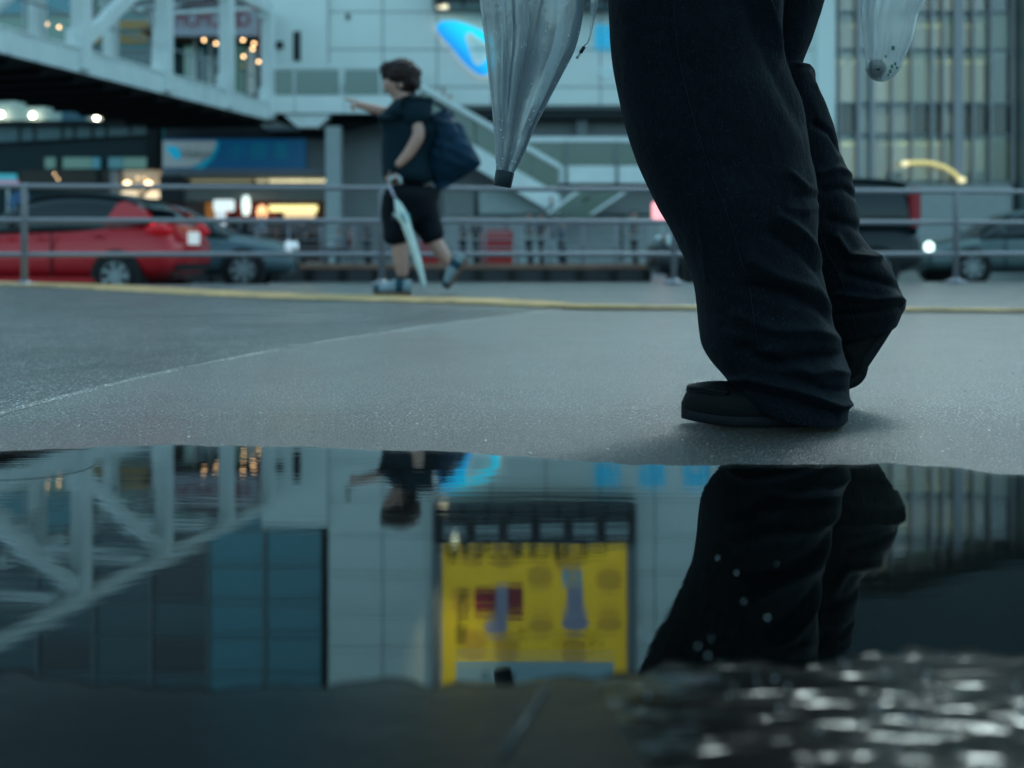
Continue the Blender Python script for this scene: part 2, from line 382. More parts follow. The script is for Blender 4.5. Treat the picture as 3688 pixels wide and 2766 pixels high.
# puddle
far = [(-420,452),(-200,454),(0,453.6),(60,452),(110,449.8),(176,447.6),(240,448.5),(300,450),(360,451.5),(420,452.5),(455,455),(490,458.5),(530,461.5),(575,464.5),(620,466),(680,467),(760,467.4),(860,467.3),(920,468),(960,470.5),(990,475),(1024,477),(1150,480),(1400,484)]
near = [(-420,680),(-100,682),(40,680),(160,686),(300,684),(430,692),(560,692),(640,686),(700,674),(780,668),(860,664),(940,659),(1024,655),(1400,645)]
fw = catmull([tuple(G(*q)) for q in far], 40); nw = catmull([tuple(G(*q)) for q in near], 14)
fw2 = [Vector((q[0], q[1]+.02*noise.noise(Vector((q[0]*7, 1.3, 0)))+.010*noise.noise(Vector((q[0]*22, 5.3, 0)))+.008*noise.noise(Vector((q[0]*40, 4.3, 0))), .004)) for q in fw]
nw2 = [Vector((q[0], q[1]+.03*noise.noise(Vector((q[0]*9, 7.3, 0)))+.02*noise.noise(Vector((q[0]*40, 2.3, 0))), .004)) for q in nw]
pud = MB(True).add(fw2+list(reversed(nw2)), [tuple(range(len(fw2)+len(nw2)))])
structure(pud.build('puddle', M['water']))
# foreground thin film of water on the asphalt
fl = [Vector((-1.6,.2,.004)), Vector((.16,.2,.004))]
split = [(560,690),(590,710),(600,740),(612,768),(620,900)]
nl = [v for v in nw2]
flm = [Vector((v.x, v.y-.004, .004)) for v in nw2 if v.x < .06]
flr = [Vector((v.x, v.y-.004, .004)) for v in nw2 if v.x >= .06]
jx = flm[-1]
mb = MB(True).add(flm+[Vector((.10,.55,.004)), Vector((.12,.2,.004)), Vector((-1.8,.2,.004))], [tuple(range(len(flm)+3))]); structure(mb.build('wet_foreground_film', M['film']))
mb = MB(True).add([jx]+flr+[Vector((1.6,.2,.004)), Vector((.125,.2,.004)), Vector((.105,.55,.004))], [tuple(range(len(flr)+4))]); structure(mb.build('stirred_water', M['choppy']))

# ================================================================ BUILDINGS
DW = 45.0; K = DW/F
def wallbox(name, px0, px1, z0, z1, D, depth, m, parent):
    return MB().box(X(px0,D), D, z0, X(px1,D), D+depth, z1).build(name, m, parent)
# ---- white panelled station building
wb = thing('station_building', 'white panelled station building with blue logo sign and yellow poster high on its wall', 'building', (0, DW, ROAD))
def LW(v): return Vector(v)-Vector((0, DW, ROAD))
def bl(o): o.location = (0, -DW, -ROAD); return o     # parts written in world coordinates
bl(wallbox('wall', 328, 826, 5.95, 18.99, DW+.10, 9, M['joint'], wb))
zb = [6.09, 6.84]
while zb[-1] < 18.5: zb.append(zb[-1]+1.519)
xb = [328.3+54.4*k for k in range(10)]; xb[-1] = 826
g = .045
rng = random.Random(5)
for i in range(9):
    for j in range(len(zb)-1):
        x0, x1 = X(xb[i],DW)+g/2, X(xb[i+1],DW)-g/2; z0, z1 = zb[j]+g/2, zb[j+1]-g/2
        o = share('panel', UB, wb, (0,0,0), (x1-x0, .10, z1-z0), M['white_clad'])
        o.location = ((x0+x1)/2, .05+rng.uniform(-.004,.004), (z0+z1)/2-ROAD); o.rotation_euler = (rng.uniform(-.002,.002), 0, rng.uniform(-.002,.002))
bl(wallbox('added_dark_block', 328, 826, zb[-1]+.02, 40, DW+.3, 9, M['dark_clad'], wb))  # invented dark block above the panels, added to darken the foreground water
for k in range(10):
    bl(MB().box(X(328+55.3*k,DW), DW+.15, zb[-1]+.05, X(328+55.3*k,DW)+.3, DW+.297, 40).build('added_block_fin', M['grey_clad'], wb))  # fins of the added dark block
# plain left bay with vents
bl(wallbox('smooth_bay', 262, 327, 5.2, 10.9, DW-.3, 9, M['white_clad'], wb))
for (a, b, c, d) in ((276,285,50,43), (295,302,62,33), (346,350,20,14)):
    bl(MB().box(X(a,DW), DW-.36 if a < 330 else DW-.03, Z(c,DW), X(b,DW), DW-.302 if a < 330 else DW+.02, Z(d,DW)).build('vent', M['dark_clad'], wb))
# recessed lower storey and hoarding
bl(wallbox('recessed_wall', 342, 826, ROAD, 5.94, DW+1.2, 5, M['grey_clad'], wb))
bl(wallbox('soffit_beam', 396, 826, 5.62, 5.94, DW+.3, .9, M['dark_clad'], wb))
for px in (444, 583, 652, 724, 800):
    bl(MB().box(X(px,DW)-.22, DW+.7, ROAD, X(px,DW)+.22, DW+1.19, 5.6).build('column', M['grey_clad'], wb))
# projecting louvred box over the logo
x0, x1 = X(434,DW), X(634,DW)
bl(MB().box(x0, DW-1.1, 9.95, x1, DW-.02, 11.5).build('louvre_box', M['grey_clad'], wb))
for k in range(7):
    z = 10.05+k*.20
    bl(MB().box(x0+.1, DW-1.2, z, x1-.1, DW-1.103, z+.10).build('louvre', M['dark_clad'], wb))
for k in range(6):
    bl(MB().box(x0+.45+k*1.28, DW-1.26, 10.62, x0+1.35+k*1.28, DW-1.21, 11.0).build('light_panel', mat('pale_box_panel', (.40,.46,.47), .5), wb))
for k in range(9):
    x = x0+.3+k*(x1-x0-.6)/8
    bl(MB().box(x-.06, DW-1.24, 9.8, x+.06, DW-1.202, 11.6).build('louvre_post', M['dark_clad'], wb))
bl(MB().box(x0+.2, DW-1.0, 9.86, x0+.6, DW-.7, 9.94).build('flood_lamp', em('lamp_cream', (1,.9,.6), 1.2), wb))
for px in (436.5, 631.5):
    bl(MB().box(X(px,DW)-.16, DW-.35, 11.52, X(px,DW)+.16, DW-.003, 18.9).build('poster_frame', M['grey_clad'], wb))

# ---- blue logo sign
logo_m = bpy.data.materials.new('logo_print'); logo_m.use_nodes = True; t = logo_m.node_tree; b = t.nodes['Principled BSDF']
tc = t.nodes.new('ShaderNodeTexCoord'); sp = t.nodes.new('ShaderNodeSeparateXYZ'); ad = t.nodes.new('ShaderNodeMath'); ad.operation = 'ADD'
mr = t.nodes.new('ShaderNodeMapRange'); mr.inputs[1].default_value = -.55; mr.inputs[2].default_value = .75
rp = t.nodes.new('ShaderNodeValToRGB'); rp.color_ramp.elements[0].color = (0,.22,.58,1); rp.color_ramp.elements[1].color = (0,.62,.85,1)
e = rp.color_ramp.elements.new(.55); e.color = (0,.46,.80,1)
t.links.new(tc.outputs['Object'], sp.inputs[0]); t.links.new(sp.outputs[0], ad.inputs[0]); t.links.new(sp.outputs[1], ad.inputs[1])
t.links.new(ad.outputs[0], mr.inputs[0]); t.links.new(mr.outputs[0], rp.inputs[0])
t.links.new(rp.outputs[0], b.inputs['Base Color']); t.links.new(rp.outputs[0], b.inputs['Emission Color']); b.inputs['Emission Strength'].default_value = .5
b.inputs['Roughness'].default_value = .3
def zp(q): return ((250+q[0]*.1255-468)*K, (48-q[1]*.1255)*K)
outer = [(1485,230),(1500,187),(1560,165),(1660,172),(1760,205),(1860,250),(1945,310),(1990,390),(1985,470),(1945,550),(1890,598),(1840,603),(1780,570),(1700,500),(1600,380),(1520,290)]
hole = [(1722,285),(1745,264),(1800,298),(1880,348),(1932,388),(1930,418),(1890,462),(1835,512),(1800,515),(1770,460),(1740,370)]
lc = P(468, 48, DW-.25)
lg = thing('logo_sign', 'glowing blue rounded logo sign with a triangular hole, on the white wall', 'sign', lc)
curve_obj('logo_face', [[zp(q) for q in outer], [zp(q) for q in hole]], .06, logo_m, (0,0,0), lg)
bk = [( (zp(q)[0])*1.02, (zp(q)[1])*1.02) for q in outer]
curve_obj('back_plate', [bk, [zp(q) for q in hole]], .03, em('halo_cream', (1,.95,.75), .35), (0,.12,0), lg)
tx = em('letter_blue', (.0,.36,.62), .55, (0,.28,.5))
st = thing('station_name_sign', 'blue block characters on the white wall to the right of the logo', 'sign', P(600, 40, DW-.1))
for k, ch in enumerate('新宿西口'):
    text_obj('character', ch, 1.22, tx, (X(608+44*k,DW)-X(600,DW), 0, 0), st, ext=.05)
ss_ = thing('small_name_sign', 'small pale blue round mark below the blue characters', 'sign', P(606, 71, DW-.1))
text_obj('mark', '@', .55, em('letter_pale', (.35,.62,.72), .3), (0,0,0), ss_, ext=.02)
text_obj('lettering', 'Odakyu', .5, em('letter_pale2', (.35,.62,.72), .25), (1.9,0,0), ss_, ext=.02)

# ---- big yellow poster
pt = thing('yellow_poster', 'large yellow poster with orange dots on the white wall, reflected upright in the puddle', 'poster', P(534.5, -105, DW-.06))
pz0 = Z(-105, DW); pcx = X(534.5, DW)
def ppx(px, py): return (X(px,DW)-pcx, Z(py,DW)-pz0)
def flat(name, px0, py0, px1, py1, m, off, par=None):
    a = ppx(px0, py0); c = ppx(px1, py1)
    return MB().box(a[0], off-.02, min(a[1],c[1]), c[0], off, max(a[1],c[1])).build(name, m, par or pt)
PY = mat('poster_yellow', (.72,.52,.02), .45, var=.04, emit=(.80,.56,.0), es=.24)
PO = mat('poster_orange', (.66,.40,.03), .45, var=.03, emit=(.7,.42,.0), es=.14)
PG = mat('poster_text_green', (.02,.04,.01), .5, var=0)
PR = mat('poster_red', (.38,.02,.03), .45, var=.03); PL = mat('poster_lilac', (.46,.40,.52), .5, var=.06)
PW = mat('poster_pale', (.42,.60,.66), .5, var=.04)
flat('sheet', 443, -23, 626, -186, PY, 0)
def disc(name, px, py, rx, ry, m, off, n=28, par=None):
    c = ppx(px, py); mb = MB(); ring = [(c[0]+rx*K*math.cos(2*math.pi*k/n), off-.012, c[1]+ry*K*math.sin(2*math.pi*k/n)) for k in range(n)]
    mb.loft([ring, [(q[0], off, q[2]) for q in ring]]); return mb.build(name, m, par or pt)
for (px, py) in ((540,-65),(541,-114),(609,-69),(609,-110),(504,-45),(568,-50),(472,-40),(474,-132),(507,-136),(574,-138),(462,-88)):
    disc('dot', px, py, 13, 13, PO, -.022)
PP = Vector((pcx, DW-.06, pz0))
for k, ch in enumerate('きょうここまであそぼうー'):
    c = ppx(452+13.2*k, -39); text_obj('lettering', ch, .62 if k % 4 else .74, PG, (c[0], -.045, c[1]), pt, ext=.004, bold=.022)
for k, ch in enumerate('たのしいな'):
    c = ppx(461+.6*k, -128+11*k); text_obj('lettering', ch, .55, PG, (c[0], -.045, c[1]), pt, ext=.004, bold=.012)
c = ppx(522,-121); text_obj('lettering', 'や', .5, PG, (c[0], -.045, c[1]), pt, ext=.004)
c = ppx(578,-129); text_obj('lettering', 'ここにくる→\nいっしょに', .36, PG, (c[0], -.045, c[1]), pt, ext=.004)
flat('red_panel', 475, -76, 497, -101, PR, -.032); flat('red_panel', 507, -72, 523, -104, PR, -.032)
flat('pale_strip', 496, -72, 508, -106, PL, -.045); disc('pale_round', 496, -115, 12, 11, PL, -.047)
disc('pale_round', 575, -108, 13.5, 13, PL, -.047); flat('pale_strip', 567, -74, 583, -98, PL, -.045); flat('pale_square', 562, -58, 582, -73, PW, -.045)
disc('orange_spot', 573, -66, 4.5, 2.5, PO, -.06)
flat('pale_band', 456, -148, 614, -177, PW, -.030)
c = ppx(486,-163.5); text_obj('lettering', '区', .42, mat('poster_ink', (.05,.10,.10), .5, var=0), (c[0], -.06, c[1]), pt, ext=.004)
flat('black_shape', 498, -162, 515, -175, M['black'], -.05)
# lamp washing the left edge of the poster
lp = thing('poster_flood_light', 'small flood light at the left edge of the yellow poster', 'lamp', P(455, -18, DW-1.3))
MB().box(-.2,-.12,-.1,.2,.12,.1).build('housing', M['steel'], lp)
ld = bpy.data.lights.new('flood_bulb', 'SPOT'); ld.energy = 2600; ld.color = (1,.93,.55); ld.spot_size = R(50); ld.spot_blend = .9; ld.shadow_soft_size = .1
lo = bpy.data.objects.new('flood_bulb', ld); COL.objects.link(lo); lo.parent = lp; lo.location = (0,0,.15)
tgt = Vector((X(457,DW), DW, Z(-95,DW)))-(Vector(lp.location)+Vector((0,0,.15))); lo.rotation_euler = tgt.to_track_quat('-Z','Y').to_euler()

# ---- teal glass tower behind the footbridge
DT = 52.0
tw = thing('teal_glass_tower', 'tall teal glass building behind the white footbridge', 'building', (0, DT, ROAD))
def blt(o): o.location = (0, -DT, -ROAD); return o
tx0, tx1 = X(-190,DT), X(322,DT)
blt(MB().box(tx0, DT+1.6, ROAD, tx1, DT+14, 46).build('inner_wall', M['dark_clad'], tw))
blt(MB().box(tx1, DT-.2, 5.0, tx1+.35, DT+14, 46.1).build('edge_fin', M['dark_clad'], tw))
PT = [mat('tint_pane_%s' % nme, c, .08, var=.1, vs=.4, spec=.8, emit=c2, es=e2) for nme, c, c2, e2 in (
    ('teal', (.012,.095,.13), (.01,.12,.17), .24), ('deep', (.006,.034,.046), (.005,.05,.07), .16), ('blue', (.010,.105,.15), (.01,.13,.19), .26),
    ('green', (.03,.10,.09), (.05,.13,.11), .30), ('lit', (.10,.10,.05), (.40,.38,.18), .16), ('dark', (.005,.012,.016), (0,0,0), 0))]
for p_ in PT: p_.name = p_.name
cw = 57.0*DT/F; ch_ = 1.66; ncol = 9
rng = random.Random(8)
for i in range(ncol):
    xc1 = tx1-i*cw; xc0 = xc1-cw
    for j in range(25):
        z0 = 4.6+j*ch_
        if i < 2: mi = (2,2,0,2)[rng.randrange(4)] if j > 2 else (0,3,2)[rng.randrange(3)]
        elif i < 3: mi = rng.choice((5,1,5)) if j > 4 else rng.choice((3,4,0,1))
        else: mi = rng.choice((1,1,1,1,5)) if j > 4 else rng.choice((3,0,1,0,3))
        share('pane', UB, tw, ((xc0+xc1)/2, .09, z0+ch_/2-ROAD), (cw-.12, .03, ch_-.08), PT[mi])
    blt(MB().box(xc0-.09, DT-.06, 4.5, xc0+.09, DT+.07, 46).build('mullion', M['grey_clad'], tw))
for j in range(26):
    z0 = 4.6+j*ch_
    blt(MB().box(tx0, DT-.02, z0-.05, tx1-.01, DT+.06, z0+.05).build('transom', M['grey_clad'], tw))
# warm tinted strips seen behind the truss
blt(MB().box(X(96,DT), DT-.3, Z(30,DT), X(150,DT), DT-.2, Z(21,DT)).build('lit_ceiling', em('warm_strip', (.40,.38,.17), .16, (.08,.08,.04)), tw))
blt(MB().box(X(88,DT), DT-.3, Z(45,DT), X(150,DT), DT-.2, Z(34,DT)).build('lit_ceiling', em('warm_strip2', (.40,.38,.17), .12, (.08,.08,.04)), tw))

# ---- red store sign frontage
rs = thing('red_store_sign', 'white shop sign board with dark red lettering framed in red, behind the footbridge', 'sign', P(218, 20, 47.5))
def lsg(px, py, D=47.5): return (X(px,D)-rs.location.x, Z(py,D)-rs.location.z)
def sbox(name, px0, py0, px1, py1, y0, y1, m, par, D):
    ox, oy, oz = par.location
    return MB().box(X(px0,D)-ox, y0, Z(py1,D)-oz, X(px1,D)-ox, y1, Z(py0,D)-oz).build(name, m, par)
sbox('board', 172, 7, 260, 36, -.1, .1, mat('sign_white', (.16,.21,.26), .4, var=.05, emit=(.2,.28,.35), es=.10), rs, 47.5)
DR = mat('dark_red', (.13,.008,.018), .4, var=.05)
sbox('top_band', 172, -1, 260, 6.6, -.2, .1, DR, rs, 47.5)
sbox('side_panel', 260.4, 0, 268, 57, -.3, .4, DR, rs, 47.5)
text_obj('lettering', 'MOMOTO', 1.0, mat('letter_red', (.22,.008,.03), .4, var=0), (lsg(209,20)[0], -.13, lsg(209,20.5)[1]), rs, width=2.75, ext=.03)
text_obj('lettering', 'O', .9, mat('letter_red2', (.22,.008,.03), .4, var=0), (lsg(243,20)[0], -.13, lsg(243,20.5)[1]), rs, ext=.03)
up = thing('upper_arcade', 'dark upper arcade with warm ceiling lights behind the footbridge deck', 'building', P(218, 60, 49.0))
sbox('back_wall', 150, 34, 262, 125, 1.4, 1.6, mat('deep_teal_wall', (.012,.045,.05), .5), up, 49)
sbox('ceiling', 150, 33, 262, 37, -1.2, 1.39, mat('arcade_ceiling', (.10,.06,.04), .6), up, 49)
for (a, b) in ((178,188),(192,204),(208,222),(226,240)):
    sbox('window', a, 42, b, 92, .9, 1.0, PT[3] if a % 4 else PT[1], up, 49)
sbox('mullion', 188.5, 37, 191.5, 92, .7, .88, M['bridge'], up, 49); sbox('mullion', 204.5, 37, 207.5, 92, .7, .88, M['bridge'], up, 49)
sbox('white_pillar', 249, 50, 257, 95, -.4, .2, M['white_clad'], up, 49)
warm = em('warm_bulb', (1,.62,.30), 5.5)
bulb = MB().lathe([(.0,-.055),(.05,-.035),(.062,0),(.05,.035),(0,.055)], n=10)
bme = bpy.data.meshes.new('bulb'); bme.from_pydata(bulb.v, [], bulb.f); bme.materials.append(warm)
for (a, b) in ((204,40),(216,43.5),(243,40),(254,43.5),(252.6,49),(264,52.7),(243.6,56.5),(258.7,61.7)):
    q = P(a, b, 46.6); share('ceiling_bulb', bme, up, q-Vector(up.location))
for (a, b) in ((47,24),(59,27)):
    q = P(a, b, 50.5); share('ceiling_bulb', bme, tw, q-Vector((0,DT,ROAD)))

# ---- right glass building
M['mull'] = mat('mullion_metal', (.30,.30,.32), .4, .3, var=.05); M['office_light'] = em('office_light', (.60,.66,.38), .7)
rb = thing('glass_office_building', 'glass curtain wall office building with tall thin mullions at the right', 'building', (0, DW, ROAD))
bx0, bx1 = 832, 1011
bl(MB().box(X(bx0,DW), DW+2.6, ROAD, X(bx1,DW), DW+12, 14.4).build('inner_wall', mat('glowing_inner_wall', (.30,.34,.29), .6, var=.25, vs=.5, emit=(.36,.42,.34), es=.34), rb))  # wall given its own glow to brighten the glass front
bl(MB().box(X(814,DW), DW-.5, ROAD, X(832,DW), DW+3, 14.5).build('white_pier', M['white_clad'], rb))
bl(MB().box(X(1011,DW), DW+.3, ROAD, X(1017,DW), DW+8, 36).build('dark_gap', M['dark_clad'], rb))
bl(MB().box(X(1017,DW), DW-.8, ROAD, X(1100,DW), DW+8, 36).build('grey_pier', mat('grey_green_pier', (.16,.21,.21), .45, var=.08), rb))
bl(MB().box(X(1100.3,DW), DW-.7, ROAD, X(1500,DW), DW+8, 30).build('side_wing', M['grey_clad'], rb))
floors = [(182,135),(135,104),(104,50),(50,12.5),(12.5,-30),(-30,-70),(-70,-92)]
mul = [832,837.5,857,870.5,890,909.5,929.5,941,953.5,958,971,988.5,1010.5]
PN = {k: film('pane_'+k, c, gl, op, .03) for k, c, gl, op in (('clear',(.28,.34,.30),.08,.30),('grey',(.24,.26,.25),.10,.5),('dark',(.012,.02,.022),.08,.9),('blue',(.34,.52,.58),.10,.65),('green',(.34,.42,.28),.06,.4),('pale',(.60,.68,.58),.06,.6))}
rng = random.Random(21)
for fi, (a, b) in enumerate(floors):
    z0, z1 = Z(a,DW), Z(b,DW)
    for i in range(len(mul)-1):
        w = X(mul[i+1],DW)-X(mul[i],DW); cx = (X(mul[i+1],DW)+X(mul[i],DW))/2
        k = rng.choice(('clear','green','grey','clear','pale')) if fi in (0,2) else (rng.choice(('dark','dark','dark','grey')) if fi == 1 else rng.choice(('grey','clear','grey','pale')))
        if i in (2,) or (i == 8): k = 'blue'
        share('pane', UB, rb, (cx, .03, (z0+z1)/2-ROAD), (w-.04, .02, z1-z0-.06), PN[k])
    bl(MB().box(X(832,DW)+.01, DW-.05, z0-.05, X(1011,DW)-.01, DW+.02, z0+.05).build('floor_band', M['grey_clad'], rb))
    bl(MB().box(X(832,DW)+.02, DW+.06, z0-.16, X(1011,DW)-.02, DW+2.5, z0+.10).build('floor_slab', M['white_clad'], rb))
    for k in range(6):
        if fi == 1: continue
        x = X(845+28*k+rng.uniform(-6,6),DW)
        bl(MB().box(x-.5, DW+1.6, z1-.25, x+.5, DW+1.8, z1-.19).build('ceiling_light', M['office_light'], rb))
for px in mul:
    w = .17 if px in (857, 953.5, 958, 870.5) else .075
    bl(MB().box(X(px,DW)-w/2, DW-.30, Z(184,DW), X(px,DW)+w/2, DW-.052, 14.3).build('mullion', M['mull'], rb))
bl(MB().box(X(832,DW)+.01, DW-.2, ROAD, X(1011,DW)-.01, DW+2.4, Z(185,DW)).build('plinth', mat('pale_plinth', (.34,.38,.37), .5), rb))
for a, b in ((893,905),(974,986)):
    bl(MB().box(X(a,DW), DW+.2, Z(181,DW), X(b,DW), DW+.9, Z(171,DW)).build('cabinet', M['darker'], rb))
# dark volume overhanging above the glass
ov = MB(); a = P(820,-83,DW-2); b_ = P(900,-84,DW-2); c_ = P(1013,-52,DW-2); d_ = P(1500,-45,DW-2)
pts = [(a.x,a.z),(b_.x,b_.z),(c_.x,c_.z),(d_.x,d_.z),(d_.x,40),(a.x,40)]
ov.loft([[(p[0], DW-2, p[1]) for p in pts], [(p[0], DW+9, p[1]) for p in pts]])
bl(ov.build('upper_volume', mat('upper_dark_cladding', (.05,.075,.08), .35, var=.15, vs=.3), rb))
for k in range(1, 14):
    x = a.x+k*2.2
    bl(MB().box(x-.04, DW-2.06, 16.4, x+.04, DW-2.003, 40).build('cladding_rib', M['dark_clad'], rb))
# lit arch lamp inside
ar = thing('lit_arch', 'curved yellow lit arch glowing behind the office glass', 'lamp', P(930, 166, DW-.5))
pts = []
for q in ((903,163.5),(915,162.5),(930,163),(944,167),(954,173),(962,181)): pts.append(P(q[0], q[1], DW-.5)-Vector(ar.location))
MB().tube(catmull([tuple(p) for p in pts], 6), .085, 8).build('tube', em('arch_yellow', (.80,.66,.25), .55), ar, True)
for q in ((905,163.5),(962,180)):
    o = P(q[0], q[1], DW-.62)-Vector(ar.location); MB().lathe([(0,-.13),(.12,-.08),(.16,0),(.12,.08),(0,.13)], o, n=12).build('bulb', em('arch_bulb', (.9,.8,.45), .9), ar, True)

# ---- left lower frontage under the bridge
DL = 49.0
lb = thing('left_shop_frontage', 'dark teal shop frontage under the footbridge with round white ceiling lamps', 'building', P(80, 190, DL))
def L_(name, px0, py0, px1, py1, y0, y1, m): return sbox(name, px0, py0, px1, py1, y0, y1, m, lb, DL)
L_('lamp_wall', -160, 90, 61, 121, .1, .4, mat('teal_white_wall', (.34,.46,.43), .45))
L_('blue_panel', 61.4, 96, 86, 121, 0, .4, mat('petrol_panel', (.01,.09,.14), .4))
L_('lamp_wall', 86.4, 100, 151, 121, .1, .4, mat('grey_wall', (.30,.36,.34), .45))
L_('dark_ledge', -160, 121.4, 151, 125, -.3, .4, M['darker'])
L_('dark_wall', -160, 125, 151, 300, .5, .8, mat('very_dark_teal', (.006,.022,.028), .45))
sl_ = MB()
q = [(-160,125),(148,125),(148,133.5),(-160,150)]; ox, oy, oz = lb.location
ring0 = [(X(a,DL)-ox, .2, Z(b,DL)-oz) for a, b in q]; sl_.loft([ring0, [(r[0], .48, r[2]) for r in ring0]])
sl_.build('teal_fascia', mat('teal_fascia', (.07,.14,.16), .4, var=.2), lb)
for k, px in enumerate((-20,17,32,60,72,90,104,128)):
    L_('fascia_joint', px, 125.5, px+1.5, 146-px*.1, .1, .19, M['dark_clad'])
for (a, b, c_) in ((42,52,3),(60,88,3),(89,97,2),(106,120,0),(121,146,3)):
    L_('window', a, 157, b, 168, .3, .49, PT[c_])
L_('brown_wall', 18, 170, 116, 186, .2, .49, mat('brown_grey_wall', (.055,.048,.042), .6))
L_('pilaster', 96, 170, 99, 189, .1, .19, M['darker'])
L_('grey_pilaster', 110, 171, 119, 220, .0, .19, M['grey_clad'])
L_('warm_wall', 121, 170, 163, 225, .25, .45, mat('warm_cream_wall', (.42,.37,.28), .5, emit=(.5,.42,.28), es=.12))
L_('lit_sign', 57, 194, 88, 203.5, .0, .2, em('pink_white_sign', (.85,.60,.50), .75))
L_('lit_sign', 93, 193, 109, 203, .0, .2, em('green_white_sign', (.45,.55,.40), .55))
L_('lit_panel', 121, 191.5, 136, 205, .0, .2, em('cream_panel', (.80,.70,.50), .7))
L_('lit_panel', 143, 191, 161, 205, .0, .2, em('cream_panel2', (.90,.74,.50), .75))
L_('teal_board', 32, 198, 56, 207, .1, .3, mat('teal_board', (.02,.16,.20), .4, emit=(.02,.16,.2), es=.3))
lampm = em('round_lamp_glow', (1,.90,.66), 14)
lme = bpy.data.meshes.new('lamp'); lb_ = MB().lathe([(0,-.10),(.08,-.07),(.11,0),(.08,.07),(0,.10)], axis='Y', n=14); lme.from_pydata(lb_.v, [], lb_.f); lme.materials.append(lampm)
for q in ((1,114.5),(32.5,115.5),(96.5,117.5)): share('wall_lamp', lme, lb, P(q[0], q[1], DL-.22)-Vector(lb.location))
for q in ((127,185),(148.5,185)):
    share('warm_light', bme, lb, P(q[0], q[1], DL-.4)-Vector(lb.location), (2.6,2.6,3.2))
for q in ((54.5,174),(58,179),(138,178),(145,178.5)):
    share('small_light', bme, lb, P(q[0], q[1], DL-.4)-Vector(lb.location), (.55,.55,.55))
L_('dark_column', 151, 122, 162, 170, -.6, .1, M['darker'])
sg = thing('cyan_pink_sign', 'small sign with a cyan upper half and pink lower half at the far left', 'sign', P(7, 181, 40))
sbox('cyan_half', -6, 174, 16.5, 180, -.05, .05, mat('cyan', (.06,.36,.44), .4, emit=(.05,.4,.5), es=.25), sg, 40)
sbox('pink_half', -6, 180.4, 18.5, 188, -.05, .05, mat('pink', (.40,.24,.36), .4, emit=(.4,.24,.36), es=.25), sg, 40)
MB().tube([(0,.1,.2),(0,.1,ROAD-sg.location.z)], .05).build('post', M['steel'], sg)
bs = thing('blue_round_sign', 'dark blue round sign board behind the left fence post', 'sign', P(20, 203, 38))
MB().lathe([(0,-.05),(.40,-.04),(.42,0),(.40,.04),(0,.05)], axis='Y', n=24).build('disc', mat('sign_blue', (.01,.10,.24), .35), bs, True)
MB().tube([(0,.08,-.1),(0,.08,ROAD-bs.location.z)], .04).build('post', M['steel'], bs)

# ---- banner and shops in the middle
DB = 46.0
bn = thing('blue_banner_sign', 'long blue and white banner sign above the lit shop fronts', 'sign', P(234, 154, DB))
ox, oy, oz = bn.location
sbox('board', 163, 139, 305, 169.5, 0, .25, mat('banner_blue', (.004,.045,.11), .4, var=.1, vs=.7, emit=(0,.06,.16), es=.25), bn, DB)
cv = [(163,141)]+[(216-1.2*0,141)]+[(215.5,146),(213,151),(209,156),(204,160),(198,164),(190,167.5),(163,167.5)]
curve_obj('white_part', [[(X(a,DB)-ox, Z(b,DB)-oz) for a, b in cv]], .02, mat('banner_white', (.26,.33,.35), .4, emit=(.26,.35,.38), es=.15), (0,-.03,0), bn, smooth=False)
cv2 = [(216.4,141),(219,141),(218,150),(214,158),(208,164),(203,168.5),(190.5,168.5),(198.5,164.5),(205,160.4),(210,156),(214,151),(216,146)]
curve_obj('cyan_swoosh', [[(X(a,DB)-ox, Z(b,DB)-oz) for a, b in cv2]], .02, mat('banner_cyan', (.0,.14,.22), .4, emit=(0,.2,.3), es=.3), (0,-.03,0), bn, smooth=False)
lo_ = [(166.5,148),(170,146.5),(176,147),(180,150),(181,156),(178,160),(174,158),(170,153)]
curve_obj('logo', [[(X(a,DB)-ox, Z(b,DB)-oz) for a, b in lo_]], .02, mat('banner_logo', (.0,.20,.34), .4, emit=(0,.25,.4), es=.4), (0,-.06,0), bn)
text_obj('lettering', 'Odakyu', .50, mat('banner_grey', (.10,.14,.17), .5, var=0), (X(194,DB)-ox, -.06, Z(154,DB)-oz), bn, ext=.01)
for k, chh in enumerate('小田急'):
    text_obj('lettering', chh, .72, mat('banner_teal_%d' % k, (.0,.09,.13), .5, var=0, emit=(0,.12,.15), es=.3), (X(237+22*k,DB)-ox, -.02, Z(152,DB)-oz), bn, ext=.01)
sh = thing('shop_front', 'row of lit shop fronts below the blue banner, yellow and red goods inside', 'building', P(234, 200, DB))
def S_(name, px0, py0, px1, py1, y0, y1, m): return sbox(name, px0, py0, px1, py1, y0, y1, m, sh, DB)
S_('upper_wall', 162, 124, 420, 138.6, .3, .8, M['dark_clad']); S_('banner_wall', 162, 138.6, 420, 170, .3, .8, M['grey_clad'])
S_('ledge', 166, 170, 326, 176, -.5, .8, mat('ledge_grey', (.17,.18,.22), .5))
S_('ceiling', 166, 176.3, 326, 178, -.4, 2.2, mat('shop_ceiling', (.28,.26,.19), .6))
S_('fascia', 166, 190.5, 326, 201, -.3, -.1, mat('shop_fascia', (.17,.165,.15), .55, var=.15))
S_('back_wall', 162, 176, 330, 300, 2.3, 2.6, mat('shop_back', (.12,.06,.045), .6, var=.5, vs=1.2))
S_('dark_pier', 163, 176, 186, 300, -.45, 0, M['dark_clad']); S_('side_pier', 326, 124, 341, 300, .3, 1, M['dark_clad'])
for (a, b, s_) in ((255,265,.5),(268,284,1.0),(286,303,1.1),(305,325,1.0),(190,250,.18)):
    S_('strip_light', a, 179.5, b, 181.8, .1, .4, em('strip_%d' % a, (.80,.74,.46), s_))
